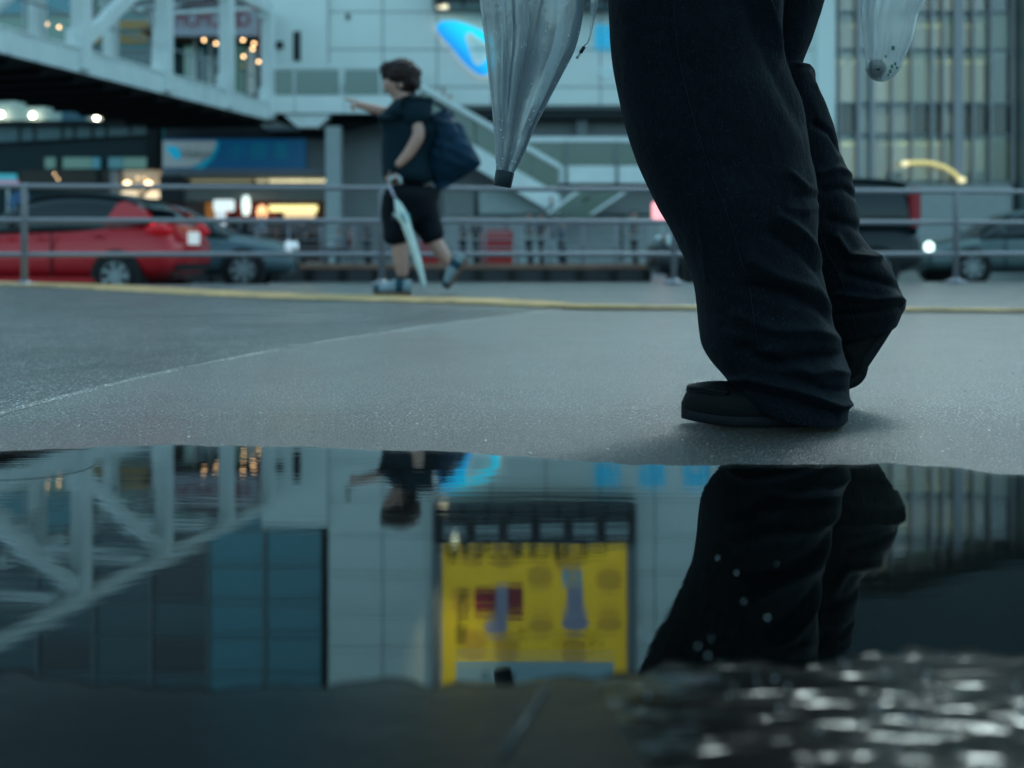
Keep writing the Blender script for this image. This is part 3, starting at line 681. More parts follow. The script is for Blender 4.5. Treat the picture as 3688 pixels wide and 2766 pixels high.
S_('orange_shelf', 195, 201, 210, 219, 1.6, 1.9, mat('orange_shelf', (.26,.12,.03), .5, emit=(.5,.2,.04), es=.22)); S_('red_poster', 212, 202, 223, 214, 1.2, 1.3, mat('red_poster', (.25,.008,.012), .5, emit=(.4,0,.01), es=.25))
S_('red_wall', 226, 201, 268, 222, 1.7, 1.9, mat('red_wall', (.13,.012,.012), .5, emit=(.2,.02,.01), es=.2))
S_('menu_light', 266, 204.5, 314, 211, .6, .8, em('menu_yellow', (1.,.86,.34), 1.15)); S_('menu_light', 281, 211.3, 312, 217, .6, .8, em('menu_cream', (.9,.66,.36), .8))
S_('counter', 190, 219, 326, 245, .9, 1.2, mat('counter_dark', (.05,.04,.045), .5, var=.5, vs=3))
for k in range(26):
    a = 188+k*5.3; b = 221+(k*37 % 9); c_ = random.Random(k).choice(((.3,.22,.14),(.08,.07,.10),(.25,.12,.05),(.12,.16,.2),(.03,.03,.04),(.2,.18,.2)))
    S_('goods', a, b, a+3.4, b+9, .4, .7, mat('goods_%d' % k, c_, .5, var=0))
pm = Vector(sh.location)
MB().lathe([(0,-.42),(.13,-.36),(.19,0),(.13,.36),(0,.42)], P(246,205.5,DB-.6)-pm, n=14).build('white_lantern', em('lantern_white', (.75,.92,.85), 1.15), sh, True)
MB().lathe([(0,-.3),(.16,-.22),(.22,0),(.16,.22),(0,.3)], P(262,212,DB-.6)-pm, n=14).build('orange_lantern', em('lantern_orange', (1,.50,.22), 1.5), sh, True)
# white T shaped stand sign in front of the shops
ts = thing('white_stand_sign', 'white lit stand sign with a wide top in front of the shops', 'sign', (X(224,40), 40, ROAD))
MB().box(-.36,-.12,2.02,.36,.12,2.42).build('top_box', em('stand_white', (.75,.84,.82), .7), ts, bevel=.03)
MB().box(-.30,-.1,1.2,.05,.1,2.01).build('panel', em('stand_white2', (.70,.74,.78), .55), ts, bevel=.02)
MB().box(-.16,-.05,0,-.08,.05,1.19).build('post', M['steel'], ts)

# ================================================================ FOOTBRIDGE
def bline(y): return -13.09+.24*(y-28.4)
br = thing('footbridge', 'white steel truss footbridge crossing above the road with a black underside', 'bridge', (bline(36), 36, ROAD))
BO = Vector(br.location)
dirv = Vector((.24, 1, 0)).normalized(); nrm = Vector((dirv.y, -dirv.x, 0))     # nrm points right
def bp(y, z, off=0): return Vector((bline(y), y, z))+nrm*off-BO
Y0, Y1 = 12.0, 43.7; W = 5.05
def beam(name, ya, yb, za, zb_, w, h, m, off): return MB().bar(bp(ya, za, off), bp(yb, zb_, off), w, h).build(name, m, br)
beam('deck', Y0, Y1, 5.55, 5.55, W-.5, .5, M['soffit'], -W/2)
for off in (-.12, -W+.12):
    beam('lower_girder', Y0, Y1, 5.64, 5.64, .24, .66, M['bridge'], off)
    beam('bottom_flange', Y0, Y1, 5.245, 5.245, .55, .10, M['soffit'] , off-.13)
    beam('girder_lip', Y0, Y1, 6.0, 6.0, .34, .06, M['bridge'], off)
    beam('upper_chord', Y0, Y1, 9.72, 9.72, .36, .42, M['bridge'], off)
NY = [14.8, 19.1, 23.4, 27.6, 31.8, 36.1, 40.2, 43.45]
for off in (-.16, -W+.16):
    for y in NY:
        mb = MB(); a = bp(y, 5.4, off+.10); b = bp(y, 9.5, off+.10); mb.bar(a, b, .42, .42, dirv); mb.build('upright', M['bridge'], br)
        MB().bar(bp(y-.55, 6.25, off+.02), bp(y+.55, 6.25, off+.02), .10, .5).build('gusset', M['bridge'], br)
        MB().bar(bp(y-.55, 9.40, off+.02), bp(y+.55, 9.40, off+.02), .10, .34).build('gusset', M['bridge'], br)
    for a, b in zip(NY[:-3], NY[1:-2]):
        MB().bar(bp(a, 6.1, off), bp(b, 9.5, off), .30, .36).build('diagonal', M['bridge'], br)
for y in NY:
    MB().bar(bp(y, 9.78, -.3), bp(y, 9.78, -W+.3), .26, .26).build('cross_beam', M['bridge'], br)
for a, b in zip(NY[:-1], NY[1:]):
    MB().bar(bp(a+.3, 9.74, -.3), bp(b-.3, 9.74, -W+.3), .12, .12).build('roof_brace', M['bridge'], br)
    for f in (.33, .66):
        y = a+(b-a)*f; MB().bar(bp(y, 9.62, -.3), bp(y, 9.62, -W+.3), .14, .16).build('roof_rib', M['grey_clad'], br)
yy = Y0
while yy < Y1-.4:
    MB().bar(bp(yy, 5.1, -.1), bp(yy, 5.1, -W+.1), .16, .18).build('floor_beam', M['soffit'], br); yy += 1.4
for a, b in zip(NY[:-1], NY[1:]):
    for f in (.27, .52, .76):
        y = a+(b-a)*f; MB().bar(bp(y, 5.34, .02), bp(y, 5.95, .02), .05, .12, dirv).build('stiffener', M['bridge'], br)
    MB().bar(bp(a+.3, 6.95, -.3), bp(b-.3, 6.95, -.3), .05, .05).build('handrail', M['steel'], br)
    MB().bar(bp((a+b)/2, 6.02, -.3), bp((a+b)/2, 6.92, -.3), .05, .05, dirv).build('rail_post', M['steel'], br)
for y, off in ((13.5,-.9),(13.5,-W+.9)):
    MB().bar(bp(y, ROAD, off), bp(y, 5.2, off), .8, .8, dirv).build('pier', M['grey_clad'], br)
# ---- landing
DLd = 43.6
ld_ = thing('bridge_landing', 'white landing balcony with green glass panels where the footbridge ends', 'balcony', (X(345,DLd), DLd, ROAD))
LO = Vector(ld_.location)
def l_(name, px0, py0, px1, py1, y0, y1, m, D=DLd, par=None, O=None):
    O = O or LO; mb = MB().box(X(px0,D)-O.x, y0, Z(py1,D)-O.z, X(px1,D)-O.x, y1, Z(py0,D)-O.z); return mb.build(name, m, par or ld_)
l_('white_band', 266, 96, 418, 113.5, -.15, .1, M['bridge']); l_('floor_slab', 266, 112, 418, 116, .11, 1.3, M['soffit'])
for a, b in ((268,293),(295,339),(344.5,379),(382,416)):
    l_('glass_panel', a, 70, b, 94.5, -.03, .01, M['glass_green'])
for a in (266, 293.6, 340.5, 380, 416.5): l_('post', a, 66, a+1.8, 96, -.06, .06, M['steel'])
l_('handrail', 266, 65.5, 418, 68.6, -.09, .09, M['bridge']); l_('panel_line', 295, 96.5, 295.6, 113, -.156, -.151, M['joint']); l_('panel_line', 345, 96.5, 345.6, 113, -.156, -.151, M['joint'])
l_('column', 325, 126, 340, 300, .1, .7, mat('landing_column', (.36,.41,.42), .45, var=.06))
bk = MB(); q = [(284,114.5),(330,114.5),(329,117),(318,127),(297,127),(286,117)]
r0 = [(X(a,DLd)-LO.x, .0, Z(b,DLd)-LO.z) for a, b in q]; bk.loft([r0, [(r[0], .6, r[2]) for r in r0]]); bk.build('bracket', M['bridge'], ld_)
bk = MB(); q = [(262,114.2),(400,114.2),(345,128),(322,131),(300,129)]
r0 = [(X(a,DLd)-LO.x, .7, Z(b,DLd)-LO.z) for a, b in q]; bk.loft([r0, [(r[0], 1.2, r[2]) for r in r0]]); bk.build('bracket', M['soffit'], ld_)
# ---- descending stair
st_ = thing('stair_flight', 'stair flight with green glass side descending to the right from the landing', 'stairs', (X(470,DLd), DLd, ROAD)); SO = Vector(st_.location)
def spt(px, py, y, D=DLd): return (X(px,D)-SO.x, y, Z(py,D)-SO.z)
def slab(name, q, y0, y1, m, par=st_, O=None, D=DLd):
    O = O or SO; r0 = [(X(a,D)-O.x, y0, Z(b,D)-O.z) for a, b in q]
    return MB().loft([r0, [(r[0], y1, r[2]) for r in r0]]).build(name, m, par)
sp_ = lambda x: (x-419)*.582
def band(name, x0, x1, t, b, y0, y1, m): return slab(name, [(x0, t+sp_(x0)), (x1, t+sp_(x1)), (x1, b+sp_(x1)), (x0, b+sp_(x0))], y0, y1, m)
band('handrail', 418.5, 560, 82, 87.5, -.12, .12, M['bridge']); band('stringer', 418.5, 560, 113, 135, -.12, .12, M['bridge'])
for k in range(5): band('glass_panel', 420+28*k, 446.5+28*k, 88, 112.6, -.03, .01, M['glass_green'])
for k in range(24):
    x = 420+5.8*k; y = 112+sp_(x)
    slab('tread', [(x, y), (x+6.2, y), (x+6.2, y+3), (x, y+3)], .15, 1.9, M['kerbstone'])
# ---- lower terrace parapet
lt = thing('lower_terrace', 'white terrace parapet with green glass panels below the blue sign', 'balcony', (X(680,DLd), DLd, ROAD)); TO = Vector(lt.location)
def t_(name, a, b, c_, d, y0, y1, m): return l_(name, a, b, c_, d, y0, y1, m, DLd, lt, TO)
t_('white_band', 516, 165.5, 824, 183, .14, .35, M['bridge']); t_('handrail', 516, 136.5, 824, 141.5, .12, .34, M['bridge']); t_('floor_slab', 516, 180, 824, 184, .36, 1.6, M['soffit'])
for k in range(6):
    t_('glass_panel', 517+50.8*k, 142, 564.5+50.8*k, 165, .20, .24, M['glass_green'])
    t_('post', 565+50.8*k, 141, 568+50.8*k, 183.4, .08, .13, M['grey_clad'])
# hoarding below
gh = thing('street_hoarding', 'pale grey wall panels at street level under the terrace', 'wall', (X(560,44.4), 44.4, ROAD)); GO = Vector(gh.location)
HP = [mat('hoard_a', (.19,.20,.20), .55), mat('hoard_b', (.34,.40,.40), .5), mat('hoard_c', (.28,.31,.31), .5)]
for (a, b, c_, d, m_) in ((444,184,474,216,0),(479,189,582,214,1),(590,190,660,214,0),(664,190,735,214,2),(739,190,826,214,2),(444,217,505,300,2),(508,217,558,300,1),(562,217,620,300,2),(623,217,690,300,2),(694,217,760,300,1),(764,217,830,300,2),(832,186,905,300,1),(908,186,1010,300,2)):
    l_('panel', a, b, c_, d, 0, .12, HP[m_], 44.4, gh, GO)
# lower diagonal stair going down to the left
ls = thing('lower_stairs', 'lower stair with glass side running down to the left below the terrace', 'stairs', (X(590,42.5), 42.5, ROAD)); QO = Vector(ls.location)
slab('glass_side', [(580,190),(600,190),(552,218),(548,216)], 0, .05, M['glass_green'], ls, QO, 42.5)
slab('glass_panel', [(602,190),(626,190),(590,217),(560,217)], .1, .14, M['glass_green'], ls, QO, 42.5)
slab('handrail', [(578,189.5),(583,189.5),(550,213.5),(546,213.5)], -.06, -.01, M['bridge'], ls, QO, 42.5)
slab('handrail', [(626,189.5),(630,189.5),(593,214.5),(589,214.5)], -.06, -.01, M['bridge'], ls, QO, 42.5)
for k in range(12):
    x = 604-4.4*k; y = 196+2.6*k; slab('tread', [(x,y),(x+5,y),(x+5,y+2.2),(x,y+2.2)], .2, 1.6, M['kerbstone'], ls, QO, 42.5)

# ================================================================ STREET: far kerb, rails, median
structure(MB().box(-70, 33.3, ROAD-.02, 70, 60, ROAD+.13).build('far_pavement', M['kerbstone']))
fr = thing('far_guard_rail', 'thin silver pedestrian guard rail along the far pavement', 'railing', (0, 33.8, ROAD+.13)); FO = Vector(fr.location)
rx0, rx1 = X(256,33.8), X(648,33.8)
for py in (226.5, 232, 239.5, 247.5):
    MB().tube([(rx0,0,Z(py,33.8)-FO.z), (rx1,0,Z(py,33.8)-FO.z)], .028, 8).build('rail', M['rail'], fr, True)
x = rx0
while x <= rx1+.01:
    MB().tube([(x,.0,0),(x,0,Z(225,33.8)-FO.z)], .04, 8).build('post', M['rail'], fr, True); x += (rx1-rx0)/12
md = thing('median_barrier', 'low brown topped barrier with dark posts in the middle of the road', 'barrier', (0, 23, ROAD)); mo0 = X(228,23); mo1 = X(651,23)
MB().box(mo0, -.02, .26, mo1, .16, .36).build('top_rail', mat('rust_brown_rail', (.26,.13,.085), .5, var=.3, vs=2), md, bevel=.01)
MB().box(mo0, .04, 0, mo1, .12, .255).build('wall', mat('median_wall', (.06,.058,.062), .6), md)
x = mo0+.2
while x < mo1: MB().box(x, -.05, 0, x+.16, .035, .25).build('post', M['black'], md); x += .70
gm = thing('left_median_barrier', 'dark low barrier behind the red hatchback', 'barrier', (0, 22.4, ROAD))
MB().box(X(150,22.4), 0, 0, X(227,22.4), .1, .30).build('wall', mat('median_wall2', (.06,.058,.062), .6), gm)
for k in range(3): MB().box(X(162+24*k,22.4), -.05, 0, X(165+24*k,22.4), -.01, .28).build('post', M['black'], gm)
# red boxes
for (a, b, lab) in ((481,513,'red waist-high plastic box cabinet beyond the barrier, right of the striding woman'), (418,440,'red plastic box cabinet half hidden behind the rear leg of the striding woman')):
    rc = thing('red_cabinet', lab, 'cabinet', (X((a+b)/2,35.5), 35.5, ROAD+.13), group='red cabinets on the far pavement')
    w = (X(b,35.5)-X(a,35.5))/2; h = 1.15
    rm = mat('red_plastic', (.46,.012,.014), .4, var=.05); MB().box(-w,-.3,0,w,.3,h).build('body', rm, rc, bevel=.04)
    MB().box(-w+.12,-.325,h-.22,w-.12,-.302,h-.08).build('label_strip', mat('pale_red', (.55,.12,.12), .4), rc); MB().box(-w+.1,-.33,.15,w-.1,-.303,.75).build('door', mat('red_door', (.40,.008,.01), .4), rc)
ps = thing('pink_sign_box', 'glowing pale pink sign box beside the front leg', 'sign', (X(662,30), 30, ROAD))
MB().box(-.27,-.1,1.46,.42,.1,1.94).build('sign_box', em('pink_glow', (1,.42,.45), .95), ps, bevel=.04)
MB().box(-.05,-.05,0,.05,.05,1.455).build('post', M['steel'], ps)

# ================================================================ FENCE on the plaza edge
fn = thing('steel_railing', 'three rail steel pedestrian railing along the plaza edge', 'railing', (0, 9.58, 0))
def fy(x): return .106*x
for z in (.825, .545, .262):
    MB().tube([(-9, fy(-9), z), (9, fy(9), z)], .0215, 12).build('rail', M['rail'], fn, True)
for x in (-7.1, -4.02, -1.11, 1.42, 4.0, 6.9):
    y = fy(x)
    MB().tube([(x, y+.005, 0), (x, y+.005, .80), (x, y+.002, .85)], [.028,.028,.022], 12).build('post', M['rail'], fn, True)
    MB().lathe([(.10,0),(.10,.012),(.05,.03),(.034,.05)], (x, y+.005, .001), n=16).build('base_plate', M['rail'], fn, True)
    for k in range(4):
        a = k*math.pi/2+.78; MB().lathe([(.012,.012),(.012,.026),(.004,.03)], (x+.075*math.cos(a), y+.005+.075*math.sin(a), .001), n=6).build('bolt', M['steel'], fn)

# ================================================================ CARS
def se_ring(x, zb, zt, hw, htop=None, n=32, e=4.0, bulge=.0):
    """rounded-rectangle section across the car; htop narrows the top"""
    zc = (zb+zt)/2; hz = (zt-zb)/2; out = []
    for k in range(n):
        a = 2*math.pi*k/n; c, s = math.cos(a), math.sin(a)
        yy = abs(c)**(2/e)*(1 if c >= 0 else -1); zz = abs(s)**(2/e)*(1 if s >= 0 else -1)
        w = hw if htop is None else hw+(htop-hw)*(zz+1)/2
        out.append((x, yy*w, zc+zz*hz))
    return out
GLASSD = mat('dark_car_glass', (.006,.016,.02), .08, var=0, spec=.45)
def make_wheel(car, x, y, r, side, w=.19):
    wh = MB().lathe([(r*.66,-w/2),(r*.93,-w/2),(r,-w/2+.03),(r,w/2-.03),(r*.93,w/2),(r*.66,w/2)], axis='Y', n=32, cap=False).build('wheel', M['rubber'], car, True, loc=(x, y, r))
    s = side; o = -s
    MB().lathe([(r*.655, s*(w/2-.015)),(r*.655, s*(w/2-.05)),(r*.10, s*(w/2-.055)),(r*.0, s*(w/2-.055))][::1], axis='Y', n=28).build('rim_dish', mat('rim_dark', (.09,.10,.11), .35, .7, var=0), wh, True)
    mb = MB()
    for k in range(7):
        a = 2*math.pi*k/7
        p0 = Vector((math.cos(a)*r*.12, s*(w/2-.02), math.sin(a)*r*.12)); p1 = Vector((math.cos(a)*r*.65, s*(w/2-.012), math.sin(a)*r*.65)); mb.bar(p0, p1, r*.17, .02, (0,1,0))
    mb.lathe([(r*.17, s*(w/2-.03)),(r*.16, s*(w/2-.002)),(0, s*(w/2))], axis='Y', n=14)
    ring = [(r*.62, s*(w/2-.03)),(r*.62, s*(w/2-.004)),(r*.67, s*(w/2-.004)),(r*.67, s*(w/2-.03))]
    mb.loft([[Vector((q[0]*math.cos(2*math.pi*k/28), q[1], q[0]*math.sin(2*math.pi*k/28))) for k in range(28)] for q in ring], False)
    mb.build('rim_spokes', mat('rim_silver', (.28,.31,.32), .35, .4, var=.05), wh)
def car(name, label, loc, rz, col, body, cabin, wheels, r=.31, cat='car', roofcol=None, extra=None):
    c = thing(name, label, cat, loc, rz)
    paint = mat(name+'_paint', col, .22, .15, var=.03, coat=.25)
    cb = catmull(body, 5); MB().loft([se_ring(q[0], q[1], q[2], q[3], q[3]*.90, e=3.4) for q in cb]).build('body', paint, c, True)
    cc_ = catmull(cabin, 5); MB().loft([se_ring(q[0], q[1], q[2], q[4], q[3], e=3.6) for q in cc_]).build('windows', GLASSD, c, True)
    # roof panel and pillars laid over the glass
    top = [q for q in cc_ if q[2] > max(k[2] for k in cc_)-.16]
    rf = MB(); rings = []
    for q in top:
        rings.append([(q[0], (q[3]*.93)*t, q[2]+.012-.03*abs(t)**3) for t in (-1,-.6,-.2,.2,.6,1)]+[(q[0], (q[3]*.90)*t, q[2]-.03-.03*abs(t)**3) for t in (1,.6,.2,-.2,-.6,-1)])
    rf.loft(rings); rf.build('roof', mat(name+'_roof', roofcol or col, .3, 0, var=0, coat=.2), c, True)
    for (x, s) in [(x, s) for x in wheels for s in (-1, 1)]:
        bwh = max(q[3] for q in body)
        MB().lathe([(0, s*(bwh-.25)),(r*1.17, s*(bwh-.25)),(r*1.17, s*(bwh-.008)),(0, s*(bwh-.008))], (x, 0, r), axis='Y', n=30).build('wheel_arch', M['black'], c)
        make_wheel(c, x, s*(bwh-.085), r, s)
    if extra: extra(c, paint)
    return c
# -- red hatchback
def red_extra(c, paint):
    for s in (-1, 1):
        # C pillar and rear quarter in body red, door seams, handles
        q = [(1.02,1.02),(1.74,1.03),(1.62,1.20),(1.30,1.33),(1.20,1.30)]
        r0 = [(a, s*(.735-.14*(b-1.0)), b) for a, b in q]; MB().loft([r0, [(p[0], p[1]-s*.10, p[2]) for p in r0]]).build('rear_pillar', paint, c)
        for x in (-.62, .28): MB().box(x, s*.815-.002, .30, x+.012, s*.815+.022, .98).build('door_seam', M['black'], c)
        for x in (-.02, .86): MB().box(x, s*.80, .86, x+.16, s*.80+s*.045, .885).build('door_handle', paint, c, bevel=.004)
        MB().box(-1.25, s*.78, .20, 1.1, s*.78+s*.055, .29).build('side_skirt', paint, c, bevel=.02)
        MB().tube([(1.62,s*.70,.93),(1.80,s*.66,.97),(1.93,s*.55,.93)], [.05,.09,.05], 10).build('taillight', em('taillight_red', (.8,.02,.03), .14, (.4,.01,.02)), c, True)
        MB().box(-.62, s*.84, 1.0, -.50, s*1.0, 1.13).build('mirror', paint, c, bevel=.03)
    MB().box(1.66,-.60,.30,2.0,.60,.55).build('rear_bumper', M['black'], c, bevel=.08)
    MB().box(1.975,-.17,.74,2.0,.17,.92).build('licence_plate', em('plate_white', (.75,.8,.8), .35), c)
    MB().lathe([(0,-.02),(.035,-.015),(.04,0),(.03,.02)], (1.72,-.72,1.06), axis='Y', n=12).build('marker_lamp', em('marker_red', (1,.02,.04), 2.2), c)
    MB().box(1.50,-.55,1.335,1.80,.55,1.37).build('spoiler', M['black'], c, bevel=.015)
    MB().tube([(1.1,.2,1.46),(1.22,.2,1.54)], [.03,.012], 8).build('antenna', M['black'], c)
car('red_hatchback', 'bright red hatchback with dark roof and silver wheels behind the railing', (X(70,15.7)-.24, 16.1, ROAD), R(-9), (.50,.004,.012),
    [(-1.95,.36,.60,.52),(-1.86,.24,.76,.72),(-1.5,.19,.88,.80),(-1.0,.19,.97,.825),(-.5,.19,1.0,.83),(.5,.19,1.04,.83),(1.15,.19,1.11,.83),(1.6,.21,1.10,.80),(1.86,.28,.99,.75),(1.97,.40,.84,.64)],
    [(-1.0,.80,.97,.62,.70),(-.5,.80,1.28,.60,.74),(0,.80,1.44,.585,.76),(.6,.80,1.475,.58,.76),(1.15,.80,1.41,.57,.75),(1.5,.80,1.27,.56,.72),(1.76,.80,1.06,.56,.66)],
    (-1.36, 1.24), .31, roofcol=(.01,.014,.018), extra=red_extra)
def lights(front_on, colr, s_=6):
    def ex(c, paint):
        for s in (-1, 1):
            x = c['nose']; MB().lathe([(0,-.04),(.10,-.02),(.12,.03),(.09,.09)], (x+.03, s*.58, .70), axis='X', n=16).build('headlight', em('head_%s' % c.name, colr, s_ if front_on else .25), c, True)
        MB().box(c['nose']-.02,-.35,.42,c['nose']+.10,.35,.60).build('grille', M['black'], c, bevel=.02)
    return ex
def sedan(name, label, loc, rz, col, on, colr, s_):
    body = [(-2.25,.38,.58,.55),(-2.15,.24,.72,.76),(-1.7,.2,.85,.84),(-1.0,.2,.95,.87),(0,.2,.98,.87),(1.0,.2,1.01,.87),(1.7,.22,1.03,.85),(2.15,.30,.95,.78),(2.28,.42,.80,.62)]
    cab = [(-1.15,.8,.96,.66,.74),(-.6,.8,1.25,.62,.77),(-.1,.8,1.42,.60,.79),(.5,.8,1.46,.60,.79),(1.1,.8,1.36,.59,.77),(1.65,.8,1.06,.60,.70)]
    def ex(c, paint):
        c['nose'] = -2.2; lights(on, colr, s_)(c, paint); del c['nose']
        for s in (-1, 1):
            for x in (-.75, .30): MB().box(x, s*.855-.002, .30, x+.012, s*.855+.02, .96).build('door_seam', M['black'], c)
            MB().box(-.95, s*.86, .98, -.82, s*1.02, 1.11).build('mirror', paint, c, bevel=.03)
            MB().box(2.16, s*.5-.12, .72, 2.27, s*.5+.12, .86).build('taillight', DR, c, bevel=.02)
    return car(name, label, loc, rz, col, body, cab, (-1.40, 1.35), .32, extra=ex)
sedan('blue_grey_sedan', 'pale blue grey car just beyond the tail of the red hatchback', (X(168,19.5), 19.5, ROAD), R(180+6), (.055,.10,.12), False, (.8,.9,.95), 1)
sedan('dark_teal_sedan', 'dark teal car with a bright headlight at the right behind the railing', (X(1026,22), 22.2, ROAD), R(3), (.07,.115,.12), True, (.70,1,.90), 2.2)
def van_extra(c, paint):
    for s in (-1, 1):
        MB().box(2.06, s*.74-.07, 1.05, 2.24, s*.74+.07, 1.72).build('taillight', em('van_tail', (.4,.02,.04), .06, (.22,.008,.015)), c, bevel=.03)
        MB().lathe([(0,-.04),(.13,-.02),(.15,.04),(.10,.12)], (-2.05, s*.60, .78), axis='X', n=16).build('headlight', mat('head_glass', (.55,.62,.62), .15, .3, var=0), c, True)
        for x in (-.95, .1, 1.1): MB().box(x, s*.865-.002, .30, x+.012, s*.865+.02, 1.0).build('door_seam', M['black'], c)
        for x in (-.30, .95): MB().box(x, s*.83, .98, x+.07, s*.83+s*.03, 1.70).build('window_post', M['black'], c)
        MB().box(-1.15, s*.86, 1.05, -1.02, s*1.04, 1.24).build('mirror', paint, c, bevel=.03)
    MB().box(-2.22,-.40,.45,-2.05,.40,.66).build('grille', M['black'], c, bevel=.02)
    MB().box(2.13,-.6,.35,2.28,.6,.55).build('rear_bumper', M['black'], c, bevel=.05)
car('black_minivan', 'tall black minivan with a red tail lamp behind the walking legs', (X(782,19.3), 19.6, ROAD), R(2), (.018,.024,.028),
    [(-2.25,.36,.66,.60),(-2.15,.24,.82,.78),(-1.75,.2,.98,.86),(-1.2,.2,1.06,.88),(0,.2,1.08,.88),(1.4,.2,1.10,.88),(2.0,.24,1.08,.86),(2.25,.32,1.0,.80)],
    [(-1.7,.9,1.05,.70,.80),(-1.2,.9,1.45,.68,.82),(-.7,.9,1.78,.67,.83),(0,.9,1.90,.67,.84),(1.2,.9,1.91,.67,.84),(1.9,.9,1.86,.67,.82),(2.12,.9,1.70,.66,.80),(2.2,.9,1.2,.66,.78)],
    (-1.48, 1.45), .34, cat='van', roofcol=(.05,.065,.07), extra=van_extra)

# ================================================================ NEAR WALKER
DN = 2.0     # distance of the near leg
DF_ = 2.22   # distance of the far leg
def zc(q, D):  # traced outline units -> world x,z at distance D
    px, py = 583+q[0]*.2762, q[1]*.2762
    return (px-512)/F*D, CH+(HOR-py)/F*D
def denim(name, base):
    m = bpy.data.materials.new(name); m.use_nodes = True; t = m.node_tree; b = t.nodes['Principled BSDF']
    tc = t.nodes.new('ShaderNodeTexCoord')
    def N(s, det, st=(1,1,1)):
        mp = t.nodes.new('ShaderNodeMapping'); mp.inputs['Scale'].default_value = st
        n = t.nodes.new('ShaderNodeTexNoise'); n.inputs['Scale'].default_value = s; n.inputs['Detail'].default_value = det
        t.links.new(tc.outputs['Object'], mp.inputs[0]); t.links.new(mp.outputs[0], n.inputs[0]); return n
    big = N(5, 5); slub = N(230, 3, (1, 1, .3)); fine = N(900, 2); speck = N(420, 1)
    r = t.nodes.new('ShaderNodeValToRGB'); r.color_ramp.elements[0].position = .3; r.color_ramp.elements[1].position = .75
    r.color_ramp.elements[0].color = (*[c*.3 for c in base], 1); r.color_ramp.elements[1].color = (*[c*2.6 for c in base], 1)
    m1 = t.nodes.new('ShaderNodeMath'); m1.operation = 'MULTIPLY_ADD'; m1.inputs[1].default_value = .45
    m2 = t.nodes.new('ShaderNodeMath'); m2.operation = 'MULTIPLY'; m2.inputs[1].default_value = .55
    t.links.new(big.outputs[0], m2.inputs[0]); t.links.new(slub.outputs[0], m1.inputs[0]); t.links.new(m2.outputs[0], m1.inputs[2]); t.links.new(m1.outputs[0], r.inputs[0])
    r2 = t.nodes.new('ShaderNodeValToRGB'); r2.color_ramp.elements[0].position = .64; r2.color_ramp.elements[1].position = .74
    r2.color_ramp.elements[0].color = (0,0,0,1); r2.color_ramp.elements[1].color = (.012,.026,.038,1)
    t.links.new(speck.outputs[0], r2.inputs[0])
    ad = t.nodes.new('ShaderNodeMix'); ad.data_type = 'RGBA'; ad.blend_type = 'ADD'; ad.inputs[0].default_value = 1
    t.links.new(r.outputs[0], ad.inputs[6]); t.links.new(r2.outputs[0], ad.inputs[7]); t.links.new(ad.outputs[2], b.inputs['Base Color'])
    b.inputs['Roughness'].default_value = .8; b.inputs['Specular IOR Level'].default_value = .12
    b.inputs['Sheen Weight'].default_value = .02; b.inputs['Sheen Roughness'].default_value = .5; b.inputs['Sheen Tint'].default_value = (.25,.5,.8,1)
    ma = t.nodes.new('ShaderNodeMath'); ma.operation = 'ADD'; t.links.new(slub.outputs[0], ma.inputs[0]); t.links.new(fine.outputs[0], ma.inputs[1])
    bp_ = t.nodes.new('ShaderNodeBump'); bp_.inputs['Distance'].default_value = .0014; t.links.new(ma.outputs[0], bp_.inputs['Height'])
    cr = N(38, 4, (1, 1, .6)); bp2 = t.nodes.new('ShaderNodeBump'); bp2.inputs['Distance'].default_value = .0055
    t.links.new(cr.outputs[0], bp2.inputs['Height']); t.links.new(bp_.outputs[0], bp2.inputs['Normal']); t.links.new(bp2.outputs[0], b.inputs['Normal'])
    return m
DEN = denim('black_denim', (.0012,.0028,.0044))
def trouser_leg(pairs, D, depth, folds, sag=None, NSEG=150, per=11):
    """pairs: (Lx,Ly,Rx,Ry,depth half-size, sag); rings spanned between left and right outline points"""
    rows = catmull(pairs, per); V = []; NR = len(rows)
    fl = [[(*zc(q, D), ) for q in f[0]] for f in folds]
    for ri, (lx, ly, rx, ry, dp, sg_) in enumerate(rows):
        L = Vector((zc((lx,ly), D)[0], D, zc((lx,ly), D)[1])); Rr = Vector((zc((rx,ry), D)[0], D, zc((rx,ry), D)[1]))
        C = (L+Rr)/2; A = (Rr-L)/2
        for k in range(NSEG):
            a = 2*math.pi*k/NSEG; c, s = math.cos(a), math.sin(a)
            cc, s2 = abs(c)**.9*(1 if c >= 0 else -1), abs(s)**.85*(1 if s >= 0 else -1)
            p = C+A*cc+Vector((0, dp*s2, -sg_*abs(s)))
            out = Vector((A.x*c, dp*s, 0)); out = out.normalized() if out.length > 1e-6 else Vector((0,-1,0))
            # pulled folds drawn as ridges and valleys on the cloth
            d = 0.
            if abs(s) > .08:
                x, z = p.x, p.z
                for f, line in zip(folds, fl):
                    if (s < 0) != (f[3] < 0) and f[3] != 0: continue
                    best = 9
                    for i in range(len(line)-1):
                        ax, az_ = line[i]; bx, bz = line[i+1]; ux, uz = bx-ax, bz-az_; l2 = ux*ux+uz*uz
                        tt = max(0, min(1, ((x-ax)*ux+(z-az_)*uz)/l2)); dd = math.hypot(x-ax-ux*tt, z-az_-uz*tt)
                        best = min(best, dd)
                    if best < f[1]*3: d += f[2]*1.05*math.exp(-(best/(f[1]*.78))**1.7)*max(0, min(1, (abs(s)-.12)*1.7))
            nz = noise.fractal(Vector((p.x*10+D*3, p.y*9, p.z*8+p.x*5)), .9, 2.1, 3)
            nz2 = noise.noise(Vector((p.x*20, p.y*20+4, p.z*34)))
            d += .0038*nz*min(1, abs(s)*1.4+.12)+.0006*nz2
            V.append(p+out*d)
    return V, NR, NSEG
